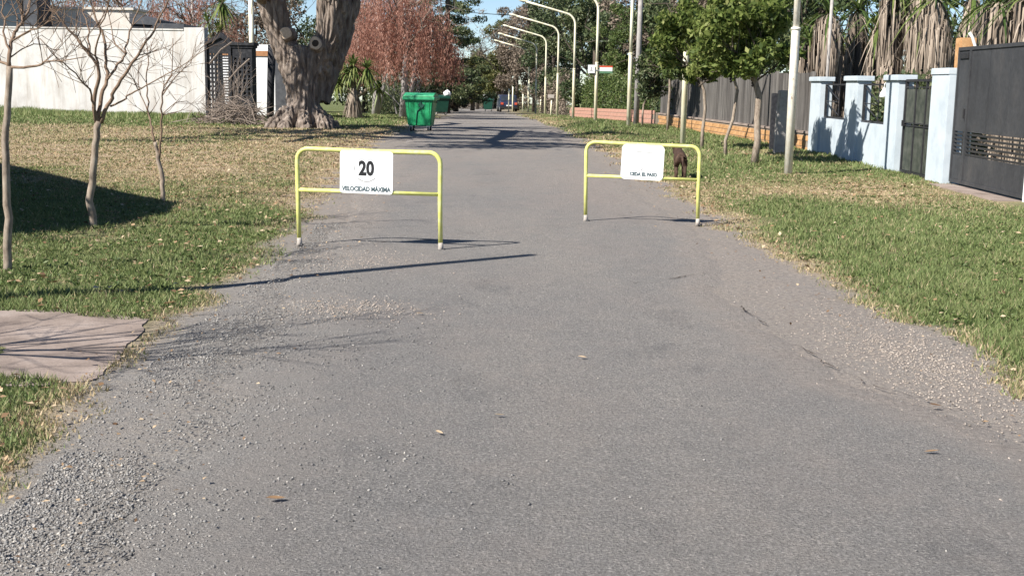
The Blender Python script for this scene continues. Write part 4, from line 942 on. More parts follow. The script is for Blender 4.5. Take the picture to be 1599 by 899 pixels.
    limb([(-2.4, 0.8, 8), (-4, 2, 10.5), (-6, 3, 12)], 0.3, 0.1, 7, 2.8); limb([(2.2, -1.2, 8), (3.0, -2, 10), (4.5, -2, 12)], 0.3, 0.1, 7, 2.8)
    limb([(2.3, 0.9, 7), (4, 3, 9), (6, 4.5, 10)], 0.26, 0.1, 6, 2.6)
    lb.build('branches', M['bark_dark'], root, True)
    rng = np.random.default_rng(9)
    cl = [((rng.uniform(-10, 3), rng.uniform(-17.5, -8), rng.uniform(7.6, 9.6)), (2.2, 0.5, 0.3)) for _ in range(30)]  # unseen flat leaf clumps, stretched sideways to throw shadow streaks on the road
    crown('leaves', cl, 9000, 0.24, 0.13, M['leaf_dark'], root, 77)
big_tree()

# ------------------------------------------------------------------ bare saplings on the left lawn
def sapling(loc, Y, label, paths, seed, twigs=60, twL=0.5):
    root = empty('bare_sapling', loc, 0, label, 'tree', 'bare saplings on the left lawn'); rnd = random.Random(seed); tw = MB(); L0 = Vector(loc)
    for i, (pp, r0, r1, dy) in enumerate(paths):
        pts = []; n = len(pp)
        for k, (px, py) in enumerate(pp):
            yy = Y + dy * k / max(1, n - 1) if i else Y; q = at(px, py, yy) - L0; pts.append(q)
        if i == 0: pts[0] = Vector((pts[0].x, 0, -0.08))
        fp = []; fr = []
        for k in range(n - 1):
            for s in range(3):
                t = s / 3; q = pts[k].lerp(pts[k + 1], t); u = (k + t) / (n - 1)
                if not (k == 0 and s == 0): q = q + Vector((rnd.gauss(0, 0.008), rnd.gauss(0, 0.01), 0))
                fp.append(q); fr.append((r0 + (r1 - r0) * u) * (1.0 if i == 0 else 0.82))
        fp.append(pts[-1]); fr.append(r1)
        MB().tube(fp, fr, 9 if i == 0 else 7).build('trunk' if i == 0 else 'limb', M['sapling'] if i == 0 else M['twig'], root, True)
        if i:
            for k in range(int(twigs / len(paths)) + 1):
                j = rnd.randint(len(fp) // 3, len(fp) - 1); a = fp[j]; d = (fp[j] - fp[j - 1]).normalized()
                o = d * 0.7 + Vector((rnd.gauss(0, 0.7), rnd.gauss(0, 0.7), rnd.gauss(0.25, 0.5)))
                grow(tw, a, o, twL * rnd.uniform(0.5, 1.3), min(fr[j] * 0.55, 0.011), 1, rnd, 0.5, 0.15, 3, 4, (1, 3), minr=0.0035)
    tag(tw.build('twigs', M['twig'], root, True), kind='stuff')
    return root
Pz = lambda x, y: Vector((x, y, Z(x, y)))
t1 = Pz(-4.35, 10.33)
sapling(t1, 10.33, 'bare sapling at the left picture edge, nearest of the lawn saplings', [
    ([(10, 430), (13, 360), (9, 300), (11, 220), (13, 160), (15, 104)], 0.037, 0.026, 0),
    ([(15, 106), (18, 75), (22, 50), (32, 40), (43, 25), (46, 2), (42, -45), (44, -120)], 0.022, 0.006, 0.3),
    ([(15, 105), (40, 106), (60, 102), (74, 96), (98, 95), (135, 89)], 0.016, 0.004, -0.2),
    ([(14, 104), (0, 97), (-35, 88), (-80, 60)], 0.018, 0.006, 0.3),
    ([(16, 90), (35, 77), (52, 69), (72, 70), (85, 85)], 0.008, 0.003, 0.5),
    ([(21, 63), (45, 49), (62, 44), (85, 30)], 0.011, 0.004, -0.4),
    ([(16, 88), (8, 60), (6, 30), (2, 0), (-10, -60)], 0.013, 0.004, 0.2),
    ([(32, 40), (36, 20), (28, 0), (25, -50)], 0.011, 0.004, 0.4)], 3, 62, 0.36)
t2 = Pz(-4.64, 13.42)
sapling(t2, 13.42, 'bare sapling with vase shaped limbs, middle of the three on the lawn', [
    ([(149, 364), (144, 340), (140, 312), (145, 270), (150, 225), (154, 190)], 0.044, 0.036, 0),
    ([(150, 195), (146, 165), (140, 140), (118, 115), (90, 92), (62, 60)], 0.017, 0.005, -0.5),
    ([(152, 195), (147, 160), (153, 128), (154, 103), (140, 86), (125, 65), (107, 48), (85, 15), (70, -30)], 0.030, 0.008, -0.3),
    ([(155, 192), (158, 150), (167, 124), (166, 95), (162, 60), (150, 30), (140, 0), (135, -60)], 0.030, 0.008, 0.4),
    ([(158, 192), (168, 165), (175, 148), (190, 125), (207, 98), (230, 65), (245, 40), (263, 0), (275, -40)], 0.030, 0.007, -0.2),
    ([(173, 166), (190, 158), (205, 146), (222, 138), (245, 124), (280, 105), (326, 75)], 0.014, 0.004, -0.6),
    ([(167, 125), (185, 100), (196, 84), (200, 60), (210, 30), (225, -5), (230, -50)], 0.018, 0.006, 0.6),
    ([(140, 84), (138, 50), (130, 20), (128, -20)], 0.014, 0.005, 0.3),
    ([(153, 110), (150, 75), (158, 40), (170, 5), (176, -40)], 0.015, 0.005, -0.5),
    ([(196, 84), (180, 70), (172, 40), (168, 0)], 0.012, 0.004, 0.3)], 4, 75, 0.42)
t3 = Pz(-4.87, 16.87)
sapling(t3, 16.87, 'thin bare sapling nearest the road, farthest of the three on the lawn', [
    ([(256, 316), (254, 290), (251, 265), (246, 240), (242, 222)], 0.034, 0.026, 0),
    ([(242, 222), (236, 200), (232, 180), (231, 150), (228, 120), (232, 90), (228, 60)], 0.020, 0.006, 0.3),
    ([(248, 250), (251, 215), (252, 180), (253, 150), (256, 134), (268, 116), (270, 60)], 0.020, 0.006, -0.3),
    ([(231, 175), (222, 150), (215, 125), (222, 90)], 0.011, 0.004, 0.3),
    ([(253, 150), (272, 122), (295, 100), (305, 70)], 0.012, 0.004, 0.5),
    ([(252, 180), (275, 160), (292, 158), (310, 172)], 0.008, 0.003, 0.5)], 5, 60, 0.45)
# next sapling of the row, outside the frame: its branch shadows cross slab and lane
sh = Pz(-4.75, 6.15)
o4 = empty('bare_sapling', sh, 0, 'bare sapling outside the left edge, casting branch shadows on the slab', 'tree', 'bare saplings on the left lawn')
MB().tube([(0, 0, -0.1), (0.03, 0.02, 0.8), (0, 0, 1.7)], [0.045, 0.036, 0.03], 9).build('trunk', M['sapling'], o4, True)
rnd = random.Random(12); tw = MB()
for k in range(7):
    a = k * 0.9 + rnd.random(); grow(tw, Vector((0, 0, 1.2 + 0.08 * k)), Vector((math.cos(a) * 0.5, math.sin(a) * 0.5, 1.0)), 1.3, 0.019, 3, rnd, 0.4, 0.25, 4, 5, (2, 4), minr=0.005)
tw.build('limbs', M['twig'], o4, True)

# ------------------------------------------------------------------ dense hedge outside the frame on the left (its shadow lies on the lawn)
def uv(s, t): return (t * 0.788 - s * 0.616, t * 0.616 + s * 0.788)
hx, hy = uv(13.0, 1.15)
hd = empty('tall_hedge', (hx, hy, 0), 0, 'tall dense clipped hedge just outside the left edge, shading the lawn', 'hedge')
rng = np.random.default_rng(21); cl = []
for s in np.arange(0.1, 14, 0.7):
    bx_, by_ = -s * 0.616, s * 0.788; top = 4.75 if s > 2.2 else 3.0 + 0.8 * s
    for z in np.arange(0.6, top - 0.3, 0.9): cl.append(((bx_, by_, min(z, top - 0.75)), (0.75, 0.75, 0.75)))
mb = MB()
mt_ = Matrix(((-0.616, 0.788, 0, 0), (0.788, 0.616, 0, 0), (0, 0, 1, 0), (0, 0, 0, 1)))
mb.prism([(0.3, 0), (13.6, 0), (13.6, 4.5), (2.6, 4.5), (1.3, 3.8), (0.35, 2.7)], -0.45, 0.45, mt_).build('shadow_core', M['bark_dark'], hd)  # opaque slab added inside the hedge so its lawn shadow is solid
crown('foliage', cl, 16000, 0.12, 0.07, M['leaf_dark'], hd, 5, hollow=0.7)

# ------------------------------------------------------------------ brush pile
q = gx(368, 46.5)
bp = empty('brush_pile', q, 0, 'heap of dry grey branches in front of the black lattice gate', 'brush'); rnd = random.Random(31)
for part in range(3):
    mb = MB()
    for k in range(95):
        a = rnd.gauss(0, 0.75); x = rnd.gauss(0, 0.62); y = rnd.uniform(-0.6, 0.6); hgt = max(0.06, 1.0 - abs(x) * 0.6) * rnd.random() ** 1.2
        L = rnd.uniform(0.5, 1.7); el = rnd.gauss(0.15, 0.35); d = Vector((math.cos(a) * math.cos(el), math.sin(a) * 0.6, math.sin(el)))
        if rnd.random() < 0.5: d.x = -d.x
        p0 = Vector((x, y, hgt)) - d * L * 0.5; p0.z = max(0.0, p0.z); p1 = p0 + d * L; mid = p0.lerp(p1, 0.5) + Vector((0, 0, rnd.uniform(-0.05, 0.15))); r = rnd.uniform(0.006, 0.022)
        mb.tube([p0, mid, p1], [r, r * 0.8, r * 0.4], 4, cap=False)
    mb.build('branches', M['brush'], bp)
for pts, r in (([(390, 92), (372, 108), (357, 125)], 0.03), ([(327, 100), (345, 78), (362, 66)], 0.03), ([(392, 195), (420, 190), (436, 176)], 0.03)):
    MB().tube([at(a, b, 46.8) - q for a, b in pts], r, 5).build('long_branch', M['brush'], bp)
sh_ = gx(358, 48.5)
sb = empty('bare_shrub', sh_, 0, 'twiggy bare shrub standing behind the brush heap at the black gate', 'shrub'); tw = MB()
for k in range(16):
    a = rnd.uniform(0, 6.28); grow(tw, Vector((rnd.gauss(0, 0.2), rnd.gauss(0, 0.1), 0)), Vector((math.cos(a) * 0.35, math.sin(a) * 0.2, 1)), rnd.uniform(0.8, 1.9), 0.018, 2, rnd, 0.4, 0.2, 4, 4, (2, 4), minr=0.007)
tw.build('stems', M['brush'], sb)

# ------------------------------------------------------------------ street trees on the right verge
def street_tree(px, Y, h_trunk, cr, R, n, label, seed, pathx=(), mat='leaf_street', tr=0.06):
    b = gx(px, Y); root = empty('street_tree', b, 0, label, 'tree', 'leafy street trees on the right verge'); rnd = random.Random(seed); rng = np.random.default_rng(seed)
    pts = [(0, 0, -0.1)] + [(a, 0.02 * i, z) for i, (a, z) in enumerate(pathx)] + [(cr[0] * 0.6, 0, h_trunk + 0.3), (cr[0], 0, h_trunk + 1.2)]
    MB().tube(pts, [tr * 1.25] + [tr] * (len(pts) - 3) + [tr * 0.7, tr * 0.35], 9).build('trunk', M['sapling'], root, True)
    lb = MB()
    for k in range(9):
        a = k * 0.75; grow(lb, Vector((cr[0] * 0.5, 0, h_trunk - 0.05 + 0.06 * k)), Vector((math.cos(a), math.sin(a), 0.75)), R[0] * 0.8, 0.028, 1, rnd, 0.5, 0.2, 4, 5)
    lb.build('branches', M['bark_dark'], root, True)
    cl = ell_clumps((cr[0], cr[1], cr[2]), R, 40, 0.30, rng); n = int(n * 0.58)
    crown('crown', cl, n, 0.165, 0.072, M[mat], root, seed, 0.5, 0.25, 0.26); return root
street_tree(1183, 27.3, 1.75, (-0.25, 0, 2.95), (1.05, 1.0, 1.15), 11000, 'leafy street tree with the thickest stem, beside the nearest lamp post', 41, ((0.06, 0.5), (0.03, 1.0), (0.05, 1.5)), tr=0.075)
street_tree(1138, 29.9, 1.85, (0.05, 0, 2.95), (0.85, 0.9, 1.1), 8500, 'leafy street tree with thin leaning stem, middle of the three', 42, ((-0.02, 0.4), (0.14, 0.9), (0.22, 1.6)), tr=0.04)
street_tree(1100, 33.4, 1.75, (-0.35, 0, 2.8), (1.05, 1.0, 1.1), 9000, 'leafy street tree with thin stem near the second lamp post', 43, ((0.0, 0.5), (0.05, 1.1), (0.0, 1.6)), tr=0.045)
b = gx(1045, 47); street_tree(1045, 47, 1.9, (0, 0, 3.0), (1.2, 1.0, 1.4), 8500, 'yellowish leafy street tree in front of the far fence end', 44, ((0.0, 0.8), (0.03, 1.5)), 'leaf_hedge', tr=0.05)
street_tree(1005, 51, 1.2, (0.4, 0, 2.0), (0.8, 0.7, 1.0), 5000, 'low leafy shrub tree at the far fence end', 45, ((0.0, 0.5), (0.03, 0.9)), 'leaf_dark', tr=0.04)

# ------------------------------------------------------------------ palms behind the blue wall
def palm(px, Y, hskirt, rsk, label, seed, green=46, lean=0.0, base=0.0, gl_=1.3):
    q = at(px, 140, Y); root = empty('skirted_palm', (q.x, Y, 0), 0, label, 'palm', 'palms with dead frond skirts behind the right wall'); rng = np.random.default_rng(seed)
    MB().tube([(0, 0, -0.1), (lean * 0.5, 0, hskirt * 0.5), (lean, 0, hskirt)], [rsk * 0.55, rsk * 0.5, rsk * 0.45], 9).build('trunk', M['bark_dark'], root, True)
    n = 1300; V = []; F = []; T = []
    ph = rng.uniform(0, 6.28, 7)
    for i in range(n):
        z0 = base + (hskirt - base) * rng.random() ** 0.8 + 0.15; a = rng.choice(ph) + rng.normal(0, 0.38); l = rng.uniform(0.5, 1.3); w_ = rng.uniform(0.007, 0.026)
        r0 = rsk * 0.45; r1 = rsk * rng.uniform(0.75, 1.15) * (1 + 0.25 * math.sin(z0 * 3 + seed))
        ca, sa = math.cos(a), math.sin(a); lx = lean * z0 / hskirt
        P = [np.array([lx + ca * r0, sa * r0, z0]), np.array([lx + ca * r1, sa * r1, z0 - 0.12 * l]), np.array([lx + ca * r1 * 0.98, sa * r1 * 0.98, z0 - 0.6 * l]), np.array([lx + ca * r1 * 0.92 + rng.normal(0, 0.03), sa * r1 * 0.92, z0 - l])]
        s = np.array([-sa, ca, 0]) * w_; b = len(V); t = np.clip(0.62 + rng.normal(0, 0.2), 0, 1)
        for k, (p_, ww) in enumerate(zip(P, (0.4, 1.0, 1.0, 0.3))):
            V += [p_ - s * ww, p_ + s * ww]; T += [t, t]
            if k: F.append((b + 2 * k - 2, b + 2 * k - 1, b + 2 * k + 1, b + 2 * k))
    mesh_np('dead_frond_skirt', V, F, M['skirt'], root, tint=T)
    swords('green_fronds', (lean, 0, hskirt + 0.15), green, gl_, 0.07, M['leaf_yucca'], root, seed, 0.75, -10, 80, 0.1, 0.8)
    swords('drooping_fronds', (lean, 0, hskirt + 0.0), green // 4, gl_ * 0.75, 0.05, M['skirt'], root, seed + 50, 0.9, -60, 10, 0.3, 0.9)
    return root
pl = [(1258, 37, 3.0, 0.30), (1287, 36, 3.7, 0.34), (1318, 38, 2.9, 0.30), (1343, 37, 3.9, 0.34), (1370, 34, 3.3, 0.26), (1394, 33, 4.1, 0.30), (1418, 32.5, 4.0, 0.28), (1442, 33, 3.6, 0.26), (1468, 30, 3.7, 0.30), (1492, 31, 3.9, 0.24), (1530, 33, 3.4, 0.3), (1562, 27.5, 3.5, 0.38), (1596, 27, 3.6, 0.38), (1625, 29, 3.6, 0.36)]
ordn = ['first', 'second', 'third', 'fourth', 'fifth', 'sixth', 'seventh', 'eighth', 'ninth', 'tenth', 'eleventh', 'twelfth', 'thirteenth', 'fourteenth']
for i, (px, Y, h, r) in enumerate(pl):
    palm(px, Y, h, r, '%s palm trunk with dead frond skirt counted from the left, behind right wall' % ordn[i], 60 + i, 46, random.uniform(-0.25, 0.3))

# ------------------------------------------------------------------ background trees, right side
BG = 'background trees along the right side of the lane'
def bgt(px, Y, h, R, mat, label, seed, **k):
    q = gx(px, Y); return tree(k.pop('name', 'background_tree'), q, h, R, M[mat], label, seed, group=k.pop('group', BG), **k)
bgt(1250, 52, 9, 3.2, 'leaf_dark', 'dark evergreen tree behind the fence and blue wall corner', 101, cz=0.5, n=8000)
bgt(1390, 46, 9, 3.2, 'leaf_dark', 'dark evergreen tree behind the middle palms', 102, cz=0.48, n=8000)
bgt(1520, 40, 8.5, 3.0, 'leaf_dark', 'dark evergreen tree behind the charcoal gate palms', 103, cz=0.48, n=8000)
bgt(1640, 42, 8.5, 3.0, 'leaf_dark', 'dark evergreen tree beyond the right picture edge', 104, cz=0.48, n=5000)
bgt(1120, 62, 10, 3.4, 'leaf_brown', 'grey brown half bare tree behind the street trees', 105, cz=0.5, n=9000, bare=True)
bgt(1060, 70, 11, 3.0, 'leaf_dark', 'tall dark tree behind the fence end', 106, cz=0.5, n=9000)
bgt(1010, 78, 11, 3.0, 'leaf_brown', 'bare twiggy tree behind the grey utility pole', 107, cz=0.5, n=7000, bare=True)
bgt(965, 74, 9, 1.9, 'leaf_hedge', 'bright green narrow tree left of the third lamp post', 108, cz=0.42, n=10000, leaf=(0.16, 0.07))
bgt(930, 84, 10, 2.6, 'leaf_dark', 'dense green tree behind the fourth lamp post', 109, cz=0.5, n=11000)
bgt(900, 96, 12, 3.2, 'leaf_dark', 'large dark green tree behind the fifth lamp post', 110, cz=0.5, n=12000)
bgt(862, 108, 12, 3.2, 'leaf_dark', 'large dark green tree behind the seventh lamp post arm', 111, cz=0.55, n=11000)
bgt(835, 122, 11, 3.2, 'leaf_brown', 'brown vine covered tree near the lane end', 112, cz=0.45, n=11000, bare=True, leaf=(0.3, 0.1))
bgt(808, 135, 13, 3.8, 'leaf_brown', 'tall grey brown tree right of the sky gap', 113, cz=0.5, n=12000, bare=True, leaf=(0.32, 0.12))
bgt(785, 150, 12, 3.6, 'leaf_olive', 'olive tinted tree right of the sky gap, farther back', 114, cz=0.5, n=9000, leaf=(0.35, 0.16))
bgt(880, 130, 14, 4.5, 'leaf_dark', 'tall evergreen mass far behind the lamp posts', 115, cz=0.5, n=9000, leaf=(0.35, 0.2))
bgt(1180, 75, 13, 4.5, 'leaf_dark', 'tall dark tree far behind the leafy street trees', 116, cz=0.5, n=9000, leaf=(0.3, 0.18))
bgt(985, 105, 14, 4.5, 'leaf_dark', 'tall dark tree far behind the grey pole', 117, cz=0.5, n=9000, leaf=(0.3, 0.18))
# clipped hedge above the pink wall
def hedge(A, B, h, wd, mat, label, seed, n, z0=0.4, leaf=(0.13, 0.075), name='hedge'):
    A = Vector(A); B = Vector(B); r = empty(name, A, 0, label, 'hedge'); rng = np.random.default_rng(seed); d = B - A; cl = []
    m = int(d.length / (wd * 0.55)) + 2
    for i in range(m):
        p_ = d * (i / (m - 1)); hh = h * (0.85 + 0.3 * vnoise(i * 0.35, seed, 3))
        for z in np.arange(z0, hh, wd * 0.55): cl.append(((p_.x + rng.normal(0, 0.05), p_.y, p_.z + z), (wd * 0.6, wd * 0.6, wd * 0.5)))
    mb = MB()
    for i in range(m): p_ = d * (i / (m - 1)); mb.tube([(p_.x, p_.y, p_.z - 0.1), (p_.x + rng.normal(0, 0.08), p_.y, p_.z + h * 0.75)], [0.035, 0.02], 5)
    mb.build('stems', M['bark_dark'], r); crown('foliage', cl, n, leaf[0], leaf[1], M[mat], r, seed + 1, 0.3, 0.3); return r
hedge((PA.x + 0.9, PA.y, PA.z), (6.9, 58, -0.1), 2.6, 0.8, 'leaf_hedge', 'ivy green hedge standing above the low pink brick wall', 121, 16000)
hedge((9.5, 33.0, 0), (9.2, 24.5, 0), 1.75, 0.7, 'leaf_dark', 'dark garden shrubs seen through the openings of the blue wall', 125, 7000, 0.3)
hedge((6.75, 57.8, -0.1), (6.95, 52.0, 0), 2.3, 0.7, 'leaf_dark', 'dark green creeper hanging over the wall by the grey pole', 122, 6000)
hedge(gx(845, 112), gx(884, 86), 2.6, 1.0, 'leaf_brown', 'brownish dry hedge behind the far lamp posts', 123, 9000, 0.2)

# ------------------------------------------------------------------ background trees, left side and lane end
def weeping(px, Y, R, h, zlow, label, seed, ns=700):
    q = gx(px, Y); root = empty('weeping_tree', q, 0, label, 'tree', 'rust coloured weeping trees on the left'); rng = np.random.default_rng(seed); rnd = random.Random(seed)
    MB().tube([(0, 0, -0.2), (0.1, 0, 1.5), (0.2, 0, h * 0.5), (0.1, 0, h * 0.8)], [0.22, 0.17, 0.13, 0.06], 9).build('trunk', M['grey_pole'], root, True)
    MB().tube([(0.15, 0.1, 0), (0.5, 0.1, 1.6), (0.9, 0.2, h * 0.55)], [0.15, 0.12, 0.07], 8).build('trunk', M['grey_pole'], root, True)
    lb = MB()
    for k in range(16):
        a = rnd.uniform(0, 6.28); grow(lb, Vector((0.15, 0, h * rnd.uniform(0.3, 0.75))), Vector((math.cos(a), math.sin(a), 0.7)), R * 0.9, 0.06, 2, rnd, 0.5, 0.05, 5, 4, (2, 3), minr=0.015)
    lb.build('branches', M['twig_grey'], root, True)
    u = rand_unit(ns, rng); u[:, 2] = np.abs(u[:, 2]); k = rng.uniform(0.55, 1.0, ns) ** 0.6
    S = np.stack([u[:, 0] * R * k, u[:, 1] * R * k, h * 0.35 + u[:, 2] * h * 0.62 * k], 1)
    ln = np.minimum(rng.uniform(1.2, 3.6, ns), np.maximum(0.4, S[:, 2] - zlow - rng.uniform(0, 0.9, ns)))
    strands('hanging_foliage', S, ln, M['leaf_red'], root, seed, leaves=5, leaf=(0.17, 0.032)); return root
weeping(628, 66, 3.3, 7.5, 1.7, 'rust red weeping tree above the bright green waste container', 131, 820)
weeping(585, 74, 3.4, 9.0, 2.6, 'rust red weeping tree behind the big old tree trunk', 132, 620)
weeping(190, 82, 4.4, 9.5, 3.4, 'rust red tree behind the pale house', 133, 380)
weeping(300, 78, 3.8, 9.0, 3.0, 'rust red tree behind the shed roof and black gate', 134, 420)
weeping(75, 84, 3.8, 9.0, 3.0, 'rust red tree behind the dark house', 135, 260)
LGp = 'background trees along the left side of the lane'
# dark conifer
def conifer(px, Y, h, R, label, seed, mat='leaf_dark', n=24000):
    q = gx(px, Y); root = empty('conifer_tree', q, 0, label, 'tree', LGp); rng = np.random.default_rng(seed); rnd = random.Random(seed)
    MB().tube([(0, 0, -0.2), (0, 0, h * 0.95)], [0.3, 0.04], 9).build('trunk', M['bark_dark'], root, True)
    cl = []; lb = MB()
    for k in range(150):
        u = rnd.random() ** 1.1; z = 1.0 + u * (h - 1.2); r = R * (1 - u) ** 0.8 + 0.25; a = rnd.uniform(0, 6.28); kk = rnd.uniform(0.4, 1.0)
        c = (math.cos(a) * r * kk, math.sin(a) * r * kk, z - 0.25 * kk); cl.append((c, (0.55 + 0.25 * (1 - u),) * 2 + (0.32,))); lb.tube([(0, 0, z + 0.1), c], [0.04, 0.012], 4, cap=False)
    tag(lb.build('branches', M['bark_dark'], root), kind='stuff'); crown('crown', cl, n, 0.24, 0.09, M[mat], root, seed, 0.2, 0.3); return root
conifer(698, 98, 19, 3.4, 'dark green conifer between the rust tree and the sky gap', 141)
conifer(660, 108, 21, 4.2, 'taller dark conifer behind the rust weeping tree', 142)
bgt(738, 128, 6.4, 1.9, 'leaf_olive', 'olive yellow bushy tree below the sky gap', 143, cz=0.55, n=9000, group=LGp, leaf=(0.28, 0.12))
bgt(712, 112, 4.6, 1.9, 'leaf_brown', 'dry brown shrub tree left of the lane end', 144, cz=0.5, n=8000, group=LGp, leaf=(0.24, 0.1), bare=True)
bgt(757, 165, 7.5, 3.4, 'leaf_olive', 'far olive tree closing the end of the lane', 145, cz=0.5, n=9000, group=LGp, leaf=(0.38, 0.16))
bgt(725, 170, 7, 3.6, 'leaf_brown', 'far brown tree closing the end of the lane', 146, cz=0.5, n=8000, group=LGp, leaf=(0.38, 0.16))
bgt(775, 178, 8, 3.6, 'leaf_brown', 'far grey tree at the right of the lane end', 147, cz=0.5, n=8000, group=LGp, leaf=(0.38, 0.16))
bgt(746, 152, 13, 3.0, 'leaf_brown', 'thin grey bare tree standing in the patch of sky', 155, cz=0.55, n=1500, group=LGp, leaf=(0.3, 0.1), bare=True, trunk_r=0.16)
bgt(570, 92, 8, 3.5, 'leaf_dark', 'dark leafy tree behind the sword leaved palm', 148, cz=0.45, n=9000, group=LGp)
bgt(620, 100, 7.5, 3.6, 'leaf_dark', 'dark leafy tree behind the green waste container', 149, cz=0.42, n=9000, group=LGp)
bgt(480, 86, 9, 4, 'leaf_dark', 'dark leafy tree behind the forked old trunk', 150, cz=0.5, n=9000, group=LGp)
bgt(395, 84, 9, 3.8, 'leaf_brown', 'brown half bare tree behind the white house', 151, cz=0.55, n=9000, group=LGp, bare=True)
hedge(gx(585, 78), gx(655, 96), 2.2, 1.3, 'leaf_dark', 'dark clipped hedge on the left behind the waste container', 152, 12000, 0.2)
hedge(gx(650, 108), gx(712, 128), 2.4, 1.3, 'leaf_dark', 'dark far hedge on the left of the lane', 153, 8000, 0.2)
hedge(gx(700, 150), gx(768, 172), 2.6, 1.6, 'leaf_brown', 'dry brown hedge across the end of the lane', 154, 9000, 0.2)
# bare little tree by the container
q = gx(640, 78); o5 = empty('bare_shrub_tree', q, 0, 'pale many stemmed bare shrub behind the waste container', 'shrub'); tw = MB(); rnd = random.Random(61)
for k in range(9):
    a = k * 0.7; grow(tw, Vector((rnd.gauss(0, 0.4), rnd.gauss(0, 0.2), 0)), Vector((math.cos(a) * 0.35, math.sin(a) * 0.35, 1)), 2.4, 0.05, 2, rnd, 0.4, 0.2, 4, 5, (2, 4), minr=0.014)
tw.build('stems', M['grey_pole'], o5, True)
# sword-leaved palms
def yucca(px, Y, h, L, label, seed, heads, tr=0.5):
    q = gx(px, Y); root = empty('sword_leaf_palm', q, 0, label, 'palm'); rng = np.random.default_rng(seed)
    MB().tube([(0.05, 0, -0.2), (0, 0, 0.3), (-0.05, 0, h * 0.5), (0, 0, h)], [tr * 1.25, tr, tr * 0.9, tr * 0.55], 12).build('trunk', M['skirt'] if False else M['sapling'], root, True)
    if tr > 0.3: swords('dead_leaf_skirt', (0, 0, h * 1.05), 120, h * 0.95, 0.09, M['skirt'], root, seed + 90, 0.25, -82, -58, 0.1, 0.8)
    for i, (dx, dz, n, l) in enumerate(heads):
        MB().tube([(0, 0, h * 0.7), (dx * 0.6, 0, h + dz * 0.5), (dx, 0, h + dz)], [tr * 0.4, tr * 0.22, tr * 0.16], 8).build('stem', M['sapling'], root, True)
        swords('rosette', (dx, 0, h + dz), n, l, 0.11, M['leaf_yucca'], root, seed + i, 0.45, -55, 85)
    return root
yucca(552, 60, 1.45, 1.5, 'stout sword leaved palm right of the old tree', 161, [(-0.75, 0.2, 60, 0.85), (0.0, 1.1, 90, 1.05), (0.65, 0.95, 80, 1.0), (1.25, 0.0, 60, 0.8), (-0.35, 0.7, 70, 0.95)], 0.38)
yucca(344, 55, 3.4, 1.2, 'sword leaved yucca showing above the black lattice gate', 162, [(0, 0.35, 55, 1.2), (0.15, 1.6, 60, 1.1), (-0.5, 0.8, 30, 0.9)], 0.2)
# overhead cable across the sky gap
cb = MB(); P = [Vector((-12 + 30 * t, 112, 8.6 - 0.9 * math.sin(math.pi * t))) for t in np.linspace(0, 1, 13)]
cb.tube(P, 0.03, 5); tag(cb.build('overhead_cable', M['wire']), 'thin dark cable crossing the patch of sky', 'cable')

# ------------------------------------------------------------------ grass, litter, stones
def blades(name, n, dmin, dmax, side, seed, hgt, label, wmin=0.006):
    rng = np.random.default_rng(seed)
    u = rng.random(n); y = (dmin ** 0.35 + u * (dmax ** 0.35 - dmin ** 0.35)) ** (1 / 0.35)
    if side < 0: x0 = -0.47 * y - 1.0; x1 = xl(y) + 0.35
    else: x0 = xr(y) - 0.3; x1 = np.minimum(0.47 * y + 1.0, 8.0 + 0 * y)
    x1 = np.maximum(x1, x0 + 0.01)
    x = x0 + rng.random(n) * (x1 - x0)
    gm = grass_mask(x, y); tuft = fbm(x * 3.1, y * 3.1, 81, 3)
    keep = (rng.random(n) < gm * np.clip(0.25 + 1.4 * (tuft - 0.25), 0.12, 1)) & (~((side < 0) & in_slab(x, y)))
    if side > 0: keep &= ~((x > 7.4) & (y < 21.6))
    x, y, tuft = x[keep], y[keep], tuft[keep]; n = len(x)
    st = straw_mask(x, y); z = hz(x, y)
    tall = sstep(0.55, 0.75, fbm(x * 0.9, y * 0.9, 83, 3)); h_ = hgt * rng.uniform(0.4, 1.35, n) * (0.45 + 0.8 * tuft + 0.35 * tall) * (1 - 0.45 * st)
    w_ = np.maximum(wmin, 0.00055 * y) * rng.uniform(0.7, 1.4, n)
    a = rng.uniform(0, 6.283, n); la_ = rng.uniform(0, 6.283, n); ln = h_ * rng.uniform(0.2, 1.1, n)
    V = np.empty((n, 3, 3)); V[:, 0] = np.stack([x + np.cos(a) * w_, y + np.sin(a) * w_, z - 0.006], 1); V[:, 1] = np.stack([x - np.cos(a) * w_, y - np.sin(a) * w_, z - 0.006], 1)
    V[:, 2] = np.stack([x + np.cos(la_) * ln, y + np.sin(la_) * ln, z + h_], 1)
    t = np.clip(np.where(rng.random(n) < np.clip(st * 1.05, 0.06, 0.93), rng.uniform(0.62, 1.0, n), rng.uniform(0.05, 0.55, n) * 0.7 + 0.25 * tuft), 0.01, 0.99)
    o = mesh_np(name, V.reshape(-1, 3), np.arange(3 * n).reshape(n, 3), M['grass'], tint=np.repeat(t, 3))
    return tag(o, label, 'grass', kind='stuff')
blades('grass', 330000, 4.2, 24, -1, 201, 0.042, 'mown grass of the left verge, near part')
blades('grass', 170000, 24, 75, -1, 202, 0.07, 'dry mown grass of the left verge towards the white wall', 0.012)
blades('grass', 330000, 6.0, 26, 1, 203, 0.05, 'green grass of the right verge, near part')
blades('grass', 150000, 26, 90, 1, 204, 0.09, 'green grass of the right verge along the fence', 0.012)
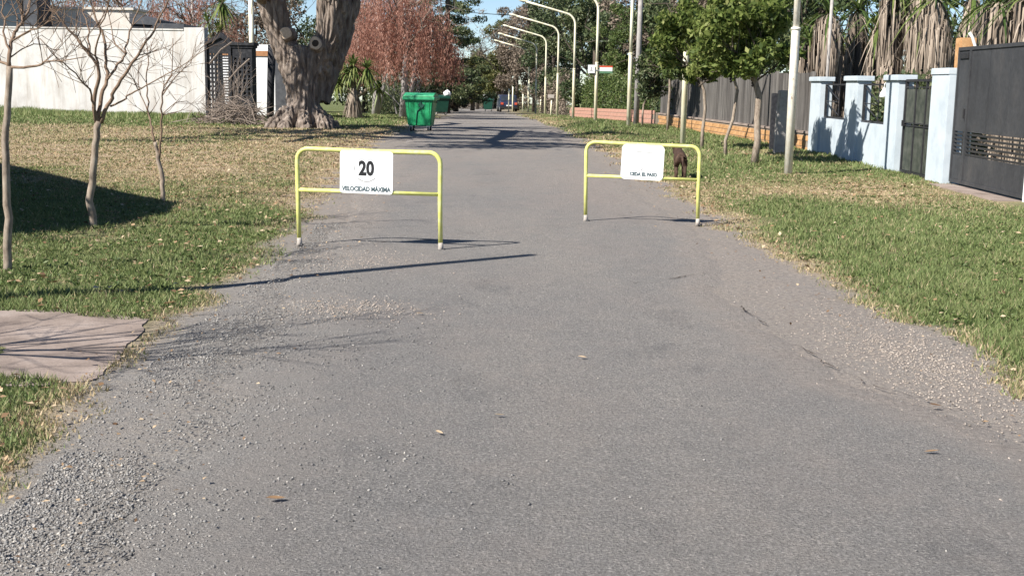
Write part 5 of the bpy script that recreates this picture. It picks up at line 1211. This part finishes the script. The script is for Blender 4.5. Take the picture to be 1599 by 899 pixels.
# taller weeds along the white wall foot
rng = np.random.default_rng(205); n = 14000; s = rng.random(n) * QL; off = -np.abs(rng.normal(0.1, 0.5, n)) - 0.13
th = math.atan2(QB[1] - QA[1], QB[0] - QA[0]); x = QA[0] + np.cos(th) * s - np.sin(th) * off; y = QA[1] + np.sin(th) * s + np.cos(th) * off; z = hz(x, y)
h_ = rng.uniform(0.1, 0.42, n) * (0.4 + fbm(s * 0.9, s * 0, 91)); a = rng.uniform(0, 6.28, n); w_ = 0.035
V = np.empty((n, 3, 3)); V[:, 0] = np.stack([x + w_, y, z - 0.01], 1); V[:, 1] = np.stack([x - w_, y, z - 0.01], 1); V[:, 2] = np.stack([x + np.cos(a) * h_ * 0.4, y + np.sin(a) * h_ * 0.4, z + h_], 1)
tag(mesh_np('weeds', V.reshape(-1, 3), np.arange(3 * n).reshape(n, 3), M['grass'], tint=np.repeat(rng.uniform(0.1, 0.6, n), 3)), 'taller weeds along the foot of the white wall', 'weeds', kind='stuff')
# broad-leaved weeds and taller tufts in the lawns
def weeds(n, side, seed, label):
    rng = np.random.default_rng(seed); y = 8.8 + rng.random(n) ** 1.3 * 22
    x = np.where(side < 0, xl(y) - 0.15 - rng.random(n) * (0.42 * y - 1.2).clip(0.3), xr(y) + 0.2 + rng.random(n) * np.minimum(0.42 * y - 2.0, 4.6).clip(0.3))
    k = (fbm(x * 0.8, y * 0.8, seed) > 0.47) & ~in_slab(x, y) & (gl(x, y) > 0.15) & ~((x > 7) & (y < 21.7)); x, y = x[k], y[k]; m = len(x); L = 7
    xx = np.repeat(x, L); yy = np.repeat(y, L); a = rng.uniform(0, 6.28, m * L); sz = np.repeat(rng.uniform(0.012, 0.03, m), L) * rng.uniform(0.7, 1.3, m * L); up = rng.uniform(0.2, 1.1, m * L)
    d = np.stack([np.cos(a), np.sin(a), up], 1); d /= np.linalg.norm(d, axis=1, keepdims=True); C = np.stack([xx, yy, hz(xx, yy) + 0.012], 1) + d * sz[:, None] * 0.9
    V, F = leaf_quads(C, sz * 1.9, sz * 0.55, rng, 1.2, d); t = np.repeat(np.clip(rng.normal(0.6, 0.2, m), 0, 1), L)
    tag(mesh_np('weeds', V, F, M['leaf_hedge'], tint=np.repeat(t, 4)), label, 'weeds', kind='stuff')
weeds(2600, -1, 231, 'broad leaved weeds dotted through the left lawn'); weeds(2600, 1, 232, 'broad leaved weeds dotted through the right verge')
# fallen leaves
def litter(n, seed, label, fn, size=0.024, mat='litter'):
    rng = np.random.default_rng(seed); x, y = fn(rng, n); z = hz(x, y) + rng.uniform(0.02, 0.05, len(x)); m = len(x)
    C = np.stack([x, y, z], 1); d = rng.normal(size=(m, 3)); d[:, 2] *= 0.25; d /= np.linalg.norm(d, axis=1, keepdims=True); s = size * rng.uniform(0.6, 1.5, m) * (1 + y / 40)
    V, F = leaf_quads(C, s * 1.5, s, rng, 2.5, d); tag(mesh_np('fallen_leaves', V, F, M[mat], tint=np.repeat(rng.random(m), 4)), label, 'leaves', kind='stuff')
def f_left(rng, n):
    y = rng.uniform(5, 46, n); x = xl(y) - np.abs(rng.normal(0, 1, n)) * (1.5 + 0.12 * y); k = ~in_slab(x, y); return x[k], y[k]
def f_right(rng, n):
    y = 7 + rng.random(n) ** 0.8 * 36; x = xr(y) + rng.random(n) * (7.7 - xr(y)); k = (rng.random(n) < 0.25 + 0.75 * straw_mask(x, y)) & ~((x > 7) & (y < 21.7)); return x[k], y[k]
def f_edge(rng, n):
    y = 4 + rng.random(n) ** 1.5 * 25; s = rng.random(n) < 0.55; x = np.where(s, xl(y) + rng.normal(0.25, 0.35, n), xr(y) - rng.normal(0.05, 0.3, n)); return x, y
litter(3600, 211, 'dry leaves scattered over the left lawn', f_left); litter(5200, 212, 'dry leaves scattered over the right verge', f_right); litter(1100, 213, 'dry leaf scraps along both road edges', f_edge, 0.014)
for i, (px, py, s, lab) in enumerate(((909, 556, 0.05, 'small tan leaf alone near the middle of the lane'), (780, 646, 0.05, 'pale leaf in the foreground left of the lane centre'), (686, 673, 0.04, 'small pale leaf in the foreground, leftmost of the lane pair'),
        (655, 488, 0.055, 'tan curled leaf in the lane below the left barrier'), (1455, 703, 0.06, 'orange brown leaf in the right foreground of the lane'), (430, 776, 0.07, 'brown curled leaf in the left foreground'), (1460, 631, 0.06, 'dark curled leaf near the right road edge'), (265, 472, 0.09, 'brown leaf at the left grass edge beside the pole shadow'))):
    s *= 0.55; d = ray(px, py); t = (0.03 - CAMH) / d[2]; x, y = d[0] * t, d[1] * t; zz = max(RZ(x, y), 0.02) + 0.006; rr_ = random.Random(i); mb = MB(); prof = [(-1, 0), (-0.6, 0.32), (0, 0.45), (0.55, 0.3), (1.1, 0.0)]
    V = []; F = []
    for k, (u, wv) in enumerate(prof):
        V += [(u * s, wv * s, 0.35 * s * abs(wv) + 0.1 * s * u * u), (u * s, 0, 0.12 * s * u * u), (u * s, -wv * s, 0.35 * s * abs(wv) + 0.1 * s * u * u)]
        if k: b = 3 * k; F += [(b - 3, b - 2, b + 1, b), (b - 2, b - 1, b + 2, b + 1)]
    tt = {5: 0.35, 4: 0.4, 6: 0.05, 7: 0.3}.get(i, 0.85)
    o = mesh_np('fallen_leaf', V, F, M['litter'], tint=[tt] * len(V)); o.location = (x, y, zz); o.rotation_euler = (rr_.uniform(-0.2, 0.2), rr_.uniform(-0.2, 0.2), rr_.uniform(-0.6, 0.6)); tag(o, lab, 'leaf', 'single fallen leaves on the lane')
# loose stones
def stones(n, seed, fn, smin, smax, mat, label):
    rng = np.random.default_rng(seed); x, y = fn(rng, n); m = len(x); z = hz(x, y) + np.where((x > np.interp(y, LA[:, 0], LA[:, 1]) - 0.2) & (x < np.interp(y, RA[:, 0], RA[:, 1]) + 0.1), 0.016, 0.0)
    s = smin + (smax - smin) * rng.random(m) ** 2.2
    O = np.array([(1, 0, 0), (0, 1, 0), (-1, 0, 0), (0, -1, 0), (0, 0, 1), (0, 0, -1)], float); Fo = np.array([(0, 1, 4), (1, 2, 4), (2, 3, 4), (3, 0, 4), (1, 0, 5), (2, 1, 5), (3, 2, 5), (0, 3, 5)])
    P = O[None] * rng.uniform(0.55, 1.15, (m, 6, 1)) + rng.normal(0, 0.22, (m, 6, 3)); P[:, :, 2] *= 0.7
    a = rng.uniform(0, 6.28, m); ca, sa = np.cos(a)[:, None], np.sin(a)[:, None]; Xn = P[:, :, 0] * ca - P[:, :, 1] * sa; Yn = P[:, :, 0] * sa + P[:, :, 1] * ca
    V = np.stack([x[:, None] + Xn * s[:, None], y[:, None] + Yn * s[:, None], (z + s * 0.25)[:, None] + P[:, :, 2] * s[:, None]], 2)
    F = (Fo[None] + (np.arange(m) * 6)[:, None, None]).reshape(-1, 3); t = np.clip(rng.normal(0.48, 0.24, m), 0, 1)
    tag(mesh_np('gravel', V.reshape(-1, 3), F, M[mat], tint=np.repeat(t, 6)), label, 'gravel', kind='stuff')
def s_left(rng, n):
    y = 3.6 + rng.random(n) ** 1.6 * 11; x = xl(y) + 0.1 + rng.exponential(0.55, n) * (1.0 - 0.03 * y); nz = fbm(x * 1.6, y * 1.6, 95)
    k = (rng.random(n) < np.clip((nz - 0.30) * 2.6, 0.08, 1) * np.clip(1.25 - 0.06 * y, 0.2, 1)) & (gl(x, y) < 0.1) & ~in_slab(x, y) & (x < 1.2); return x[k], y[k]
def s_road(rng, n):
    y = 3.6 + rng.random(n) ** 1.5 * 18; x = xl(y) + rng.random(n) * (xr(y) - xl(y)); e = np.minimum(x - xl(y), xr(y) - x); k = rng.random(n) < np.exp(-e / 0.6) + 0.05; return x[k], y[k]
def s_right(rng, n):
    y = rng.normal(7.6, 0.9, n); x = xr(y) - 0.35 + rng.normal(0, 0.28, n); k = gl(x, y) < 0.15; return x[k], y[k]
def s_leftp(rng, n):
    y = np.where(rng.random(n) < 0.5, rng.normal(9.0, 0.25, n), rng.normal(11.5, 0.4, n)); x = np.where(y < 10.2, rng.normal(-1.25, 0.3, n), rng.normal(-1.5, 0.35, n)); return x, y
stones(60000, 221, s_left, 0.0035, 0.0105, 'stones', 'loose grey crushed stone along the left road edge')
stones(12000, 222, s_road, 0.003, 0.008, 'stones', 'small loose stones strewn over the lane')
stones(5000, 223, s_right, 0.003, 0.011, 'palestones', 'pale rubble along the right road edge')
stones(1800, 224, s_leftp, 0.005, 0.012, 'palestones', 'pale rubble patches below the left barrier')
